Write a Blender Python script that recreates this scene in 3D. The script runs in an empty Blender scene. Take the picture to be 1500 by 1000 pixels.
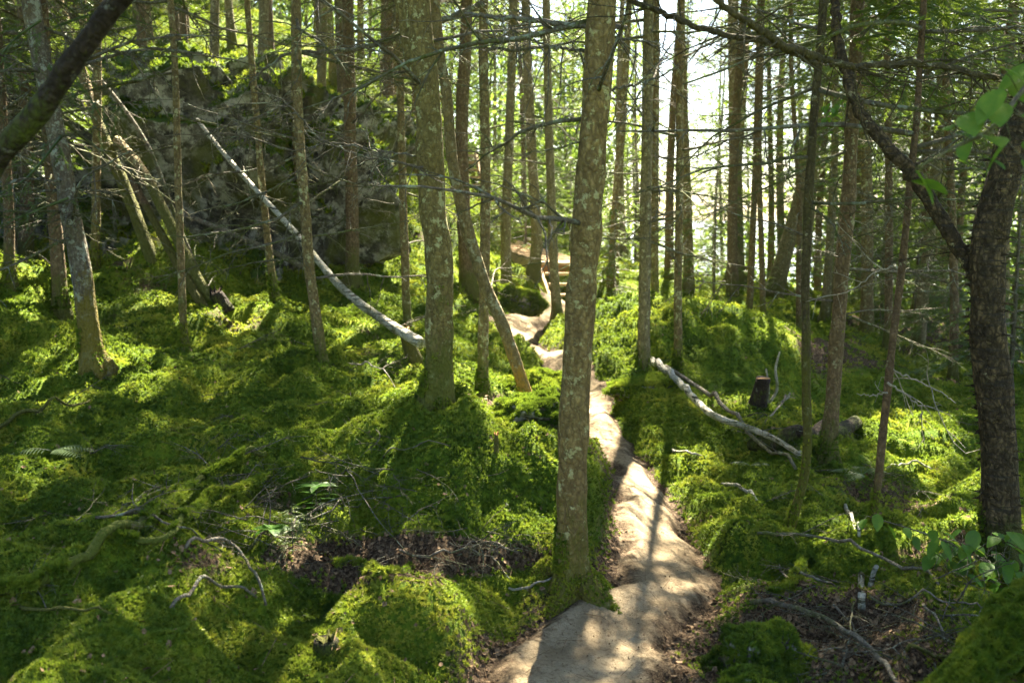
import bpy, math, random
import numpy as np
from mathutils import Vector, Matrix

random.seed(7)
rng = np.random.default_rng(11)
sc = bpy.context.scene
COL = sc.collection

# ------------------------------------------------------------------ camera
CAM_H, PITCH, FPX = 1.6, math.radians(7.0), 1458.0
cam_d = bpy.data.cameras.new("camera"); cam = bpy.data.objects.new("camera", cam_d); COL.objects.link(cam)
cam.location = (0, 0, CAM_H); cam.rotation_euler = (math.radians(90) - PITCH, 0, 0)
cam_d.sensor_width = 36; cam_d.lens = 35; cam_d.clip_start = 0.05; cam_d.clip_end = 6000
cam_d.dof.use_dof = True; cam_d.dof.focus_distance = 4.9; cam_d.dof.aperture_fstop = 3.4
sc.camera = cam
# ------------------------------------------------------------------ light
SUN_AZ, SUN_EL = math.radians(10.5), math.radians(47)      # clockwise from +Y, above the horizon
w = bpy.data.worlds.new("World"); sc.world = w; w.use_nodes = True
nt = w.node_tree; bg = nt.nodes["Background"]
sky = nt.nodes.new("ShaderNodeTexSky"); sky.sky_type = 'NISHITA'; sky.sun_disc = False
sky.sun_elevation = SUN_EL; sky.sun_rotation = SUN_AZ; sky.dust_density = 1.0; sky.air_density = 1.0
nt.links.new(sky.outputs[0], bg.inputs[0]); bg.inputs[1].default_value = 0.037
sun_d = bpy.data.lights.new("sun", 'SUN'); sun_d.energy = 5.0; sun_d.angle = math.radians(0.5); sun_d.color = (1.0, .91, .72)
sun = bpy.data.objects.new("sun", sun_d); COL.objects.link(sun)
SUNV = Vector((math.sin(SUN_AZ) * math.cos(SUN_EL), math.cos(SUN_AZ) * math.cos(SUN_EL), math.sin(SUN_EL)))
sun.rotation_euler = SUNV.to_track_quat('Z', 'Y').to_euler(); sun.location = (0, 0, 30)
sc.view_settings.view_transform = 'Standard'; sc.view_settings.look = 'None'
sc.view_settings.exposure = 3.65; sc.view_settings.gamma = 1.0
cy = sc.cycles
cy.max_bounces = 7; cy.diffuse_bounces = 4; cy.glossy_bounces = 2; cy.transmission_bounces = 4
cy.caustics_reflective = False; cy.caustics_refractive = False
cy.use_denoising = True
cy.sample_clamp_indirect = 6.0

# ------------------------------------------------------------------ pixels of the photograph <-> points
CP, SP = math.cos(PITCH), math.sin(PITCH)
def ray(px, py):
    u, v = (px - 750) / FPX, (500 - py) / FPX
    return np.array([u, CP + v * SP, -SP + v * CP])
def P(px, py, D):
    """the point seen at that pixel of the photograph at the forward distance D"""
    r = ray(px, py); return np.array([0, 0, CAM_H]) + r * (D / r[1])
def proj(p):
    q = np.asarray(p, float) - np.array([0, 0, CAM_H])
    f = q[..., 1] * CP - q[..., 2] * SP; up = q[..., 1] * SP + q[..., 2] * CP
    f = np.where(f < .01, .01, f)
    return 750 + FPX * q[..., 0] / f, 500 - FPX * up / f

# ------------------------------------------------------------------ noise
def _h(i, j, k, s):
    n = (i * 374761393 + j * 668265263 + k * 2147483647 + s * 974634777) & 0xFFFFFFFF
    n = ((n ^ (n >> 13)) * 1274126177) & 0xFFFFFFFF
    return ((n ^ (n >> 16)) & 0xFFFF) / 65535.0
def vnoise(x, y, z=None, s=0):
    x = np.asarray(x, float); y = np.asarray(y, float); z = np.zeros_like(x) if z is None else np.asarray(z, float)
    xi, yi, zi = np.floor(x).astype(np.int64), np.floor(y).astype(np.int64), np.floor(z).astype(np.int64)
    fx, fy, fz = x - xi, y - yi, z - zi
    fx, fy, fz = fx*fx*(3-2*fx), fy*fy*(3-2*fy), fz*fz*(3-2*fz)
    r = 0
    for a in (0, 1):
        for b in (0, 1):
            for c in (0, 1):
                wgt = (fx if a else 1-fx) * (fy if b else 1-fy) * (fz if c else 1-fz)
                r = r + wgt * _h(xi+a, yi+b, zi+c, s)
    return r * 2 - 1
def fbm(x, y, z=None, s=0, o=4):
    r, a, f = 0, 1., 1.
    for k in range(o):
        r = r + a * vnoise(x*f, y*f, None if z is None else z*f, s+k*17); a *= .5; f *= 2.03
    return r

# ------------------------------------------------------------------ trees of the photograph
# key: (label, kind, base px, base py, depth, width px, path above the base, bark, height, crown start, dead branches)
TREES = [
 ('main', 'thick spruce trunk with flared mossy roots standing at the left edge of the sandy path', 845, 850, 4.15, 46, [(838,760),(838,640),(848,480),(862,300),(875,120),(882,0)], 'spruce_gold', 13, 4.2, 5),
 ('knoll', 'broad lichen spotted trunk with wide mossy foot on top of the central knoll', 640, 632, 5.3, 41, [(642,560),(644,420),(634,280),(625,120),(612,0)], 'spruce_moss', 13, 4.4, 6),
 ('curved', 'slender leaning trunk with orange lower bark curving behind the broad knoll trunk', 783, 628, 6.2, 19, [(765,560),(738,480),(708,410),(680,320),(662,230),(655,150),(640,40)], 'orange', 9, 4.5, 5),
 ('rim', 'straight thin trunk with sunlit right edge between the knoll trunk and the steps', 707, 600, 7.2, 16, [(708,480),(711,300),(709,100),(708,0)], 'spruce', 12, 4.4, 14),
 ('stairs_a', 'grey trunk standing left of the boardwalk landing above a moss hump', 742, 432, 14.5, 15, [(741,330),(746,200),(750,80),(752,0)], 'grey', 13, 4.5, 12),
 ('stairs_b', 'grey trunk with swollen foot in front of the boardwalk', 780, 412, 15.2, 16, [(786,350),(779,220),(773,100),(770,0)], 'grey', 13, 4.5, 12),
 ('stairs_c', 'slim grey trunk in front of the lower wooden steps', 817, 466, 13.2, 14, [(812,400),(806,250),(802,100),(800,0)], 'grey', 13, 4.5, 12),
 ('dark_behind', 'dark brown trunk just behind the curved leaning trunk', 687, 432, 12.5, 21, [(680,330),(676,200),(682,60),(684,0)], 'brown', 13, 4.5, 10),
 ('thin_lit', 'thin pale trunk left of the broad knoll trunk', 598, 486, 9.5, 12.5, [(593,380),(588,200),(586,80),(584,0)], 'spruce', 11, 4.5, 14),
 ('mid_brown', 'reddish brown trunk on the green slope right of the big boulder', 516, 432, 11, 19, [(516,330),(513,200),(511,80),(509,0)], 'brown', 13, 4.5, 14),
 ('lean_birchy', 'slim speckled trunk leaning slightly beside the long fallen birch pole', 478, 570, 7.0, 16, [(468,500),(455,400),(444,280),(436,150),(434,0)], 'spruce', 11, 4.2, 14),
 ('wand', 'thin crooked young trunk standing in front of the boulder face', 406, 462, 9.5, 11, [(398,400),(387,300),(378,200),(368,80),(362,0)], 'spruce', 9, 4.2, 12),
 ('behind_lean', 'thin trunk touching the boulder right end behind the fallen birch pole', 437, 402, 11.5, 10, [(436,300),(432,180),(430,0)], 'spruce', 11, 4.5, 10),
 ('wand_left', 'thin straight trunk rising from moss in front of the leaning dead poles', 272, 545, 7.5, 11, [(266,420),(262,300),(259,180),(254,60),(250,0)], 'spruce', 10, 4, 14),
 ('left_big', 'gnarled grey trunk with reddish peeling lower bark and golden mossy foot', 143, 585, 6.6, 29, [(135,520),(122,420),(106,330),(92,250),(78,170),(62,90),(45,0)], 'grey_moss', 12, 3.4, 26),
 ('left_back', 'brown straight trunk just left of the gnarled grey trunk', 90, 475, 8.6, 20, [(86,400),(80,310),(72,200),(66,100),(60,0)], 'brown', 12, 2.8, 16),
 ('left_pale', 'pale straight trunk seen just right of the gnarled grey trunk', 139, 415, 9.6, 13, [(141,330),(142,200),(143,80),(143,0)], 'spruce', 11, 4, 12),
 ('left_edge', 'short stout dark trunk at the far left above a shaded moss bank', 14, 412, 8.4, 15, [(14,330),(10,260),(4,180),(-4,60)], 'brown', 10, 2.0, 16),
 ('left_dark', 'dark trunk filling the upper left corner behind the gnarled trunk', 38, 392, 11, 20, [(40,260),(36,120),(34,0)], 'brown', 11, 2.4, 14),
 ('gap_far', 'slim dark trunk above the boulder left end', 212, 250, 14.5, 14, [(210,150),(207,60),(206,0)], 'brown', 10, 1.8, 8),
 ('right_a', 'pale grey trunk on the right bank with a lichen patched foot', 943, 558, 8.6, 18, [(944,450),(946,300),(948,150),(950,0)], 'grey', 13, 4.2, 12),
 ('right_a2', 'darker trunk tucked right behind the pale grey trunk', 960, 470, 11.2, 12, [(959,380),(960,250),(961,100),(962,0)], 'spruce', 12, 4.5, 10),
 ('right_b', 'straight thin trunk right of the pale grey trunk on the mossy bank', 993, 556, 8.8, 12.5, [(993,430),(995,300),(996,150),(997,0)], 'spruce', 12, 4.2, 12),
 ('right_hook', 'slim dark trunk with a hooked mossy foot standing right of the sandy path', 1150, 778, 5.0, 14, [(1168,735),(1180,680),(1182,600),(1180,400),(1188,220),(1200,90),(1206,0)], 'dark_moss', 11, 3.6, 9),
 ('right_c', 'sturdy brown trunk behind the hooked slim trunk on the right flat', 1211, 690, 6.3, 22, [(1220,580),(1232,430),(1243,280),(1250,140),(1256,0)], 'brown', 12, 2.7, 14),
 ('right_d', 'thin rust brown trunk with long pale dead twigs right of the sturdy one', 1275, 790, 5.0, 12, [(1285,720),(1297,600),(1310,480),(1322,380),(1332,270),(1342,180),(1350,60)], 'rust', 8, 3.4, 9),
 ('birch', 'big dark birch trunk with curling black bark at the right edge', 1476, 850, 4.4, 54, [(1467,762),(1462,640),(1452,534),(1447,400),(1458,300),(1482,220),(1515,120)], 'birch_dark', 9, 4.5, 0),
 ('far_a', 'broad pale grey trunk against the white glare over the lake', 1078, 415, 19, 22, [(1078,300),(1076,150),(1074,0)], 'grey', 14, 4.5, 10),
 ('far_lean', 'thick blurred trunk leaning right in the far light', 1132, 440, 17, 23, [(1150,370),(1172,290),(1192,190),(1205,60)], 'grey', 13, 5, 5),
 ('far_b', 'thin dark trunk standing on the crest of the mossy bank', 1097, 462, 13.5, 10, [(1101,380),(1106,250),(1110,100)], 'brown', 11, 5, 8),
 ('far_c', 'thin trunk with dark stones round its foot on the bank crest', 1118, 472, 13, 9, [(1116,380),(1112,250),(1115,100)], 'brown', 11, 5, 8),
 ('far_d', 'slender trunk just right of the far leaning trunk', 1171, 486, 13.0, 9, [(1170,400),(1170,280),(1160,120)], 'brown', 11, 4.6, 10),
 ('far_e', 'thin dark trunk between the sturdy brown and rust brown trunks', 1300, 520, 11.5, 12, [(1302,400),(1302,250),(1300,90)], 'brown', 12, 2.4, 12),
 ('far_f', 'slim leaning trunk in the tangle behind the right flat', 1208, 470, 15, 13, [(1214,380),(1222,240),(1224,100)], 'grey', 12, 4, 10),
 ('far_g', 'dark trunk in the thicket left of the big birch', 1395, 560, 10.5, 13, [(1398,420),(1392,260),(1385,100)], 'brown', 11, 2.2, 10),
]
# ------------------------------------------------------------------ terrain
CTRL = [  # (px, py, depth): places on the ground
 (860,1000,3.3),(740,1000,3.25),(950,1000,3.35),(920,900,3.95),(800,930,3.75),(960,830,4.5),(960,760,5.2),(945,700,6.0),(890,640,7.1),(868,600,8.1),(850,560,9.2),
 (800,520,10.6),(775,490,12),(800,470,14),(835,450,15.6),
 (0,1000,2.9),(250,1000,3.0),(450,1000,3.2),(650,1000,3.3),(200,870,3.6),(560,900,3.7),(680,930,3.65),(100,900,3.35),(400,840,4.0),(560,810,4.3),(720,820,4.35),
 (690,760,4.55),(700,665,4.95),(780,650,5.2),(590,700,4.9),(640,600,5.6),(300,720,4.7),(100,760,4.2),(20,680,4.9),(180,640,5.6),(330,620,5.9),(480,640,5.6),(450,700,4.7),
 (30,520,7.2),(60,400,8.8),(240,340,10),(200,500,8),(350,420,10.2),(560,560,7.2),(600,540,8),(680,560,7.4),(760,600,7.0),(700,500,10),(650,450,11.5),(560,380,12.5),(480,400,11.4),(600,350,14),
 (400,390,11.4),(250,380,10.6),(660,420,13),
 (905,460,10.5),(880,500,9.8),(930,520,9.2),(1000,462,10.8),(1080,490,10.0),(1160,520,9.6),(1000,540,9),(930,600,7.6),(960,650,6.9),(1010,620,7.4),(1100,580,8.3),(1200,600,8.6),(1060,700,6.2),(1060,800,5.0),
 (1100,900,4.0),(1200,860,4.35),(1300,900,4.0),(1200,1000,3.3),(1400,960,3.5),(1490,900,3.9),(1350,780,5.1),(1400,680,6.7),(1340,620,7.9),(1420,580,9.4),(1300,560,10),(1490,640,7.6),
 (1250,500,14),(1400,470,18),(1150,450,17),(1000,440,18),
]
CW = [(*P(a, b, d),) for a, b, d in CTRL] + [(*P(t[2], t[3], t[4]),) for t in TREES if t[0] not in ('gap_far',)]
CW += [  # (x, y, z) further off
 (-3.5,14.8,2.9),(-5.6,13.5,2.9),(-2.0,15.5,2.5),(-7,15,3.6),(-4.5,17,3.6),(-7.5,11.5,2.4),(-5.5,8.0,1.6),(-8,20,5),(-3,22,4),(-12,12,4.2),(-14,24,7),(-2,18,2.2),(-1,24,3),(-6,34,7),(-20,40,11),
 (.45,18.6,.62),(.9,16.1,-.02),(.9,17.0,.0),(.5,16.6,.1),(1.4,17,.1),(.8,18.0,.3),(.35,17.4,.35),(-.5,21.5,1.7),(-.8,24,2.5),(2.5,18,.5),(1.5,24,1.2),(4,24,-.5),(3,34,-1.5),(8,28,-2.4),(10,18,-1.0),(12,12,-.5),(7,8,-.1),(14,32,-5),(4,44,-5),(22,20,-4),
 (-3,60,3),(8,60,-7),(-25,60,9),(30,45,-8),(30,5,-2),(-12,3,2.8),(-6,3,1.1),(-3,0,.1),(0,0,0),(4,1,.0),(8,2,.1),(0,-10,.2),(-12,-12,2),(12,-12,0),(-30,-5,7),
]
CW = np.array(CW)
cxy = CW[:, :2]
def _k(r2): return np.where(r2 > 1e-12, .5 * r2 * np.log(np.maximum(r2, 1e-12)), 0)
_n = len(CW)
_A = np.zeros((_n + 3, _n + 3)); _A[:_n, :_n] = _k(((cxy[:, None] - cxy[None]) ** 2).sum(-1)) + np.eye(_n) * .02
_A[:_n, _n] = 1; _A[:_n, _n+1:] = cxy; _A[_n, :_n] = 1; _A[_n+1:, :_n] = cxy.T
_w = np.linalg.solve(_A, np.concatenate([CW[:, 2], np.zeros(3)]))
PATH = []  # centre and half width, world
for l, r, py, D in [(670,925,1060,2.9),(705,905,1000,3.3),(742,938,949,3.6),(812,990,900,3.95),(891,1034,862,4.25),(898,1036,823,4.55),(905,1014,780,5.0),(905,990,740,5.5),(911,966,695,6.1),(885,935,665,6.6),
                    (862,912,635,7.2),(862,896,604,8.0),(846,884,575,8.8),(815,864,553,9.5),(782,832,534,10.2),(756,812,518,10.8),(735,786,500,11.6),(738,790,480,12.6),(775,830,466,14.0),(800,852,455,15.4)]:
    a, b = P(l, py, D), P(r, py, D); PATH.append((*((a + b) / 2)[:2], abs(b[0] - a[0]) / 2))
PATH = np.array([(PATH[0][0]-.2, 1.5, .5), (-.2, -3, .6)][::-1] + PATH)
def path_d(x, y):
    """distance to the path's edge, negative on the path"""
    best = np.full(np.shape(x), 99.)
    for a, b in zip(PATH[:-1], PATH[1:]):
        dx, dy = b[0]-a[0], b[1]-a[1]
        t = np.clip(((x-a[0])*dx + (y-a[1])*dy) / (dx*dx+dy*dy), 0, 1)
        best = np.minimum(best, np.hypot(x-a[0]-t*dx, y-a[1]-t*dy) - (a[2] + t*(b[2]-a[2])))
    return best
def path_e(x, y): return path_d(x, y) + .06 * fbm(x*3.1, y*3.1, s=5, o=3) 
def zbase(x, y):
    x = np.asarray(x, float); y = np.asarray(y, float); sh = x.shape; x = x.ravel(); y = y.ravel(); out = np.empty(x.shape)
    for i in range(0, len(x), 40000):
        a, b = x[i:i+40000], y[i:i+40000]
        r2 = (a[:, None] - cxy[None, :, 0]) ** 2 + (b[:, None] - cxy[None, :, 1]) ** 2
        out[i:i+40000] = _k(r2) @ _w[:_n] + _w[_n] + _w[_n+1] * a + _w[_n+2] * b
    return np.clip(out, -9, 14).reshape(sh)
HUMP = [(700,930,.28,.10),(600,900,.3,.07),(250,850,.45,.10),(120,880,.4,.06),(690,690,.35,.10),(790,665,.2,.08),(740,760,.25,.07),(1000,470,.7,.15),(1110,510,.7,.16),(880,470,.35,.1),
        (560,640,.4,.09),(400,560,.6,.10),(200,540,.7,.12),(240,640,.5,.08),(330,650,.45,.07),(60,540,.6,.12),(1090,800,.2,.08),(1100,830,.18,.06),(880,690,.2,.1),
        (432,698,.2,-.34),(650,985,.15,-.12),(1240,560,.5,-.25),(545,735,.12,-.16),(560,815,.3,-.05)]
_HW = None
def zfull(x, y):
    x = np.asarray(x, float); y = np.asarray(y, float)
    z = zbase(x, y); pe = path_d(x, y)
    off = np.clip(pe / .18, 0, 1); off = off*off*(3-2*off)
    n1 = fbm(x*1.1, y*1.1, s=1, o=3) * .085
    n2 = (.45 - np.abs(fbm(x*2.6+3, y*2.6, s=2, o=2))) * .17
    n3 = (.5 - np.abs(fbm(x*7.5, y*7.5, s=3, o=2))) * .045
    z = z + off * (n1 + n2 + n3 + .02) + (1 - off) * (-.07 + .008*fbm(x*4, y*4, s=9, o=3))
    for hx, hy, hr, ha in (_HW if _HW is not None else []):
        z = z + ha * off * np.exp(-((x-hx)**2 + (y-hy)**2) / (hr*hr))
    return z
def at(px, py, dmax=40):
    """the point of the ground seen at that pixel of the photograph"""
    r = ray(px, py); ys = np.concatenate([np.linspace(2.2, 14, 500), np.linspace(14.1, dmax, 200)])
    pts = np.array([0, 0, CAM_H])[None] + r[None] * (ys / r[1])[:, None]
    below = np.nonzero(pts[:, 2] < zfull(pts[:, 0], pts[:, 1]))[0]
    return pts[below[0]] if len(below) else pts[-1]
_HW0 = [(*at(a, b)[:2], c, d) for a, b, c, d in HUMP]; _HW = _HW0
def gz(x, y): return float(zfull(np.array([x]), np.array([y]))[0])

# ------------------------------------------------------------------ objects
def mesh_np(name, V, F, mat=None, smooth=True):
    """V (n,3), F list of arrays, each (m,k) of one polygon size"""
    me = bpy.data.meshes.new(name); V = np.asarray(V, np.float32)
    F = [np.asarray(f, np.int32) for f in (F if isinstance(F, list) else [F]) if len(f)]
    me.vertices.add(len(V)); me.vertices.foreach_set("co", V.ravel())
    tot = np.concatenate([np.full(len(f), f.shape[1], np.int32) for f in F]); idx = np.concatenate([f.ravel() for f in F])
    me.loops.add(len(idx)); me.loops.foreach_set("vertex_index", idx)
    me.polygons.add(len(tot)); st = np.concatenate([[0], np.cumsum(tot)[:-1]]).astype(np.int32)
    me.polygons.foreach_set("loop_start", st)
    me.polygons.foreach_set("use_smooth", np.full(len(tot), smooth))
    me.update(calc_edges=True)
    if mat: me.materials.append(mat)
    return me
def link(name, me, parent=None, loc=None, **props):
    o = bpy.data.objects.new(name, me); COL.objects.link(o)
    if parent is not None: o.parent = parent
    if loc is not None: o.location = loc
    for k, v in props.items(): o[k] = v
    return o
def thing(name, label, cat, loc=(0, 0, 0), group=None, me=None):
    o = link(name, me, None, loc, label=label, category=cat)
    if group: o['group'] = group
    return o
class Buf:
    def __init__(s): s.V, s.F, s.n = [], {}, 0
    def add(s, V, F):
        V = np.asarray(V, float); F = np.asarray(F)
        s.V.append(V); s.F.setdefault(F.shape[1], []).append(F + s.n); s.n += len(V)
    def mesh(s, name, mat=None, smooth=True):
        return mesh_np(name, np.concatenate(s.V), [np.concatenate(f) for f in s.F.values()], mat, smooth)
def catmull(pts, per):
    p = np.asarray(pts, float); p = np.vstack([2*p[0]-p[1], p, 2*p[-1]-p[-2]]); out = []
    for i in range(1, len(p)-2):
        t = np.linspace(0, 1, per, endpoint=False)[:, None]
        a, b, c, d = p[i-1], p[i], p[i+1], p[i+2]
        out.append(.5*((2*b) + (c-a)*t + (2*a-5*b+4*c-d)*t**2 + (3*b-a-3*c+d)*t**3))
    return np.vstack(out + [p[-2][None]])
def tube(buf, pts, rad, sides=6, rough=0., seed=0, freq=8., cap=True, lobes=None):
    pts = np.asarray(pts, float); n = len(pts); rad = np.broadcast_to(rad, (n,))
    T = np.gradient(pts, axis=0); T /= np.linalg.norm(T, axis=1)[:, None] + 1e-9
    ref = np.array([0, 1., 0]) if abs(T[:, 2]).mean() > .6 else np.array([0, 0, 1.])
    A = np.cross(T, ref); A /= np.linalg.norm(A, axis=1)[:, None] + 1e-9; B = np.cross(A, T)
    th = np.linspace(0, 2*np.pi, sides, endpoint=False)
    R = rad[:, None] * np.ones((1, sides))
    if lobes is not None: R = R * lobes(np.arange(n)[:, None] / max(n-1, 1), th[None])
    ring = pts[:, None] + R[..., None] * (np.cos(th)[None, :, None]*A[:, None] + np.sin(th)[None, :, None]*B[:, None])
    if rough:
        d = fbm(ring[..., 0]*freq, ring[..., 1]*freq, ring[..., 2]*freq*.6, s=seed, o=3)
        ring = pts[:, None] + (ring - pts[:, None]) * (1 + rough*d)[..., None]
    i = np.arange(n-1)[:, None]*sides; j = np.arange(sides)[None]; k = (j+1) % sides
    F = np.stack([i+j, i+k, i+sides+k, i+sides+j], -1).reshape(-1, 4)
    V = ring.reshape(-1, 3); base = buf.n; buf.add(V, F)
    if cap:
        for e, row in ((0, 0), (-1, n-1)):
            ids = np.arange(sides) + row*sides; c = np.array([[len(V)]])
            buf.V.append(pts[e][None]); buf.n += 1
            ci = buf.n - 1
            tri = np.stack([ids, np.roll(ids, -1), np.full(sides, ci - base)], -1)
            if row == 0: tri = tri[:, ::-1]
            buf.F.setdefault(3, []).append(tri + base)
    return V

# ------------------------------------------------------------------ materials
def newmat(name):
    m = bpy.data.materials.new(name); m.use_nodes = True; nt = m.node_tree; nt.nodes.clear()
    out = nt.nodes.new("ShaderNodeOutputMaterial"); return m, nt, out
def N(nt, typ, **kw):
    n = nt.nodes.new(typ)
    for k, v in kw.items():
        if k.startswith('i_'): n.inputs[k[2:].replace('_', ' ')].default_value = v
        else: setattr(n, k, v)
    return n
def noise(nt, vec, scale, detail=4, rough=.6):
    n = N(nt, "ShaderNodeTexNoise"); n.inputs['Scale'].default_value = scale; n.inputs['Detail'].default_value = detail; n.inputs['Roughness'].default_value = rough
    nt.links.new(vec, n.inputs['Vector']); return n.outputs['Fac']
def ramp(nt, fac, stops):
    r = N(nt, "ShaderNodeValToRGB"); e = r.color_ramp.elements
    for i, (p, c) in enumerate(stops):
        if i > 1: e.new(p)
        e[i].position = p; e[i].color = (*c, 1) if not isinstance(c, (int, float)) else (c, c, c, 1)
    nt.links.new(fac, r.inputs[0]); return r.outputs[0]
def mix(nt, f, a, b):
    m = N(nt, "ShaderNodeMix", data_type='RGBA')
    for v, k in ((f, 0), (a, 6), (b, 7)):
        if hasattr(v, 'links'): nt.links.new(v, m.inputs[k])
        else: m.inputs[k].default_value = v if k == 0 else (*v, 1)
    return m.outputs[2]
def math_(nt, op, a, b=None, clamp=False):
    m = N(nt, "ShaderNodeMath", operation=op, use_clamp=clamp)
    for i, v in enumerate((a, b)):
        if v is None: continue
        if hasattr(v, 'links'): nt.links.new(v, m.inputs[i])
        else: m.inputs[i].default_value = v
    return m.outputs[0]
def mapping(nt, vec, scale):
    m = N(nt, "ShaderNodeMapping"); m.inputs['Scale'].default_value = scale; nt.links.new(vec, m.inputs[0]); return m.outputs[0]
def bark(name, c1, c2, lichen, lich_amt, moss_h=.35, moss_c=(.075,.095,.012), moss_amt=.5, cracks=.55, band=False):
    m, nt, out = newmat(name); L = nt.links
    tc = N(nt, "ShaderNodeTexCoord").outputs['Object']; oi = N(nt, "ShaderNodeObjectInfo")
    off = N(nt, "ShaderNodeVectorMath", operation='ADD'); L.new(tc, off.inputs[0]); cb = N(nt, "ShaderNodeCombineXYZ"); L.new(math_(nt, 'MULTIPLY', oi.outputs['Random'], 30), cb.inputs[0]); L.new(cb.outputs[0], off.inputs[1])
    v = off.outputs[0]; sep = N(nt, "ShaderNodeSeparateXYZ"); L.new(tc, sep.inputs[0]); z = sep.outputs[2]
    big = noise(nt, v, 6, 4); fine = noise(nt, mapping(nt, v, (1, 1, .35)), 60, 5, .7); med = noise(nt, mapping(nt, v, (1, 1, .6)), 22, 4, .65)
    col = mix(nt, ramp(nt, med, [(.35, 0.), (.65, 1.)]), c1, c2)
    wob = N(nt, "ShaderNodeMix", data_type='VECTOR'); wob.inputs[0].default_value = .04
    nz = N(nt, "ShaderNodeTexNoise"); nz.inputs['Scale'].default_value = 24; L.new(v, nz.inputs[0]); L.new(mapping(nt, v, (1, 1, .6)), wob.inputs[4]); L.new(nz.outputs['Color'], wob.inputs[5])
    vo = N(nt, "ShaderNodeTexVoronoi", feature='F1'); vo.inputs['Scale'].default_value = 62; L.new(wob.outputs[1], vo.inputs['Vector'])
    crack = ramp(nt, vo.outputs['Distance'], [(.25, 1.), (.75, 0.)]); cs = N(nt, "ShaderNodeSeparateColor"); L.new(vo.outputs['Color'], cs.inputs[0])
    col = mix(nt, math_(nt, 'MULTIPLY', cs.outputs[0], cracks), col, tuple(x*.38 for x in c1))
    col = mix(nt, math_(nt, 'MULTIPLY', math_(nt, 'SUBTRACT', 1, crack), cracks), col, tuple(x*.3 for x in c1))
    col = mix(nt, math_(nt, 'MULTIPLY', ramp(nt, fine, [(.35, 1.), (.55, 0.)]), .45), col, tuple(x*.4 for x in c1))
    if band:
        bn = noise(nt, mapping(nt, v, (3, 3, 34)), 2.2, 3); col = mix(nt, ramp(nt, bn, [(.56, 0.), (.62, 1.)]), col, (.035, .028, .022))
    lm = ramp(nt, noise(nt, v, 16, 4, .7), [(.66 - .2*lich_amt, 0.), (.72 - .2*lich_amt, 1.)])
    lm2 = ramp(nt, noise(nt, mapping(nt, v, (1, 1, 1.3)), 48, 3, .7), [(.60, 0.), (.66, 1.)])
    col = mix(nt, math_(nt, 'MULTIPLY', lm, .8), col, lichen); col = mix(nt, math_(nt, 'MULTIPLY', lm2, min(1, lich_amt)), col, tuple(x*.75 for x in lichen))
    # moss near the foot, thinning upwards
    hh = math_(nt, 'SUBTRACT', 1, math_(nt, 'DIVIDE', z, moss_h*1.5), True)
    mm = math_(nt, 'ADD', math_(nt, 'MULTIPLY', hh, .42), math_(nt, 'MULTIPLY', big, .55)); mm = math_(nt, 'ADD', mm, math_(nt, 'MULTIPLY', fine, .55)); mm = math_(nt, 'ADD', mm, -.25 + .16*min(moss_amt, 1.3))
    mf = ramp(nt, mm, [(.50, 0.), (.66, .85)])
    col = mix(nt, mf, col, moss_c)
    col = mix(nt, math_(nt, 'MULTIPLY', ramp(nt, noise(nt, v, 3.1, 3), [(.45, 0.), (.7, 1.)]), .55*moss_amt), col, tuple(.5*(a+b) for a, b in zip(moss_c, c1)))
    b = N(nt, "ShaderNodeBsdfPrincipled"); L.new(col, b.inputs['Base Color']); b.inputs['Roughness'].default_value = .92; b.inputs['Specular IOR Level'].default_value = .2
    hgt = math_(nt, 'ADD', math_(nt, 'MULTIPLY', crack, .7), math_(nt, 'MULTIPLY', fine, .9)); hgt = math_(nt, 'ADD', hgt, math_(nt, 'MULTIPLY', lm, .25))
    bp = N(nt, "ShaderNodeBump"); bp.inputs['Strength'].default_value = .8; bp.inputs['Distance'].default_value = .012; L.new(hgt, bp.inputs['Height']); L.new(bp.outputs[0], b.inputs['Normal'])
    L.new(b.outputs[0], out.inputs[0]); return m
LICH = (.34, .33, .20)
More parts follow.
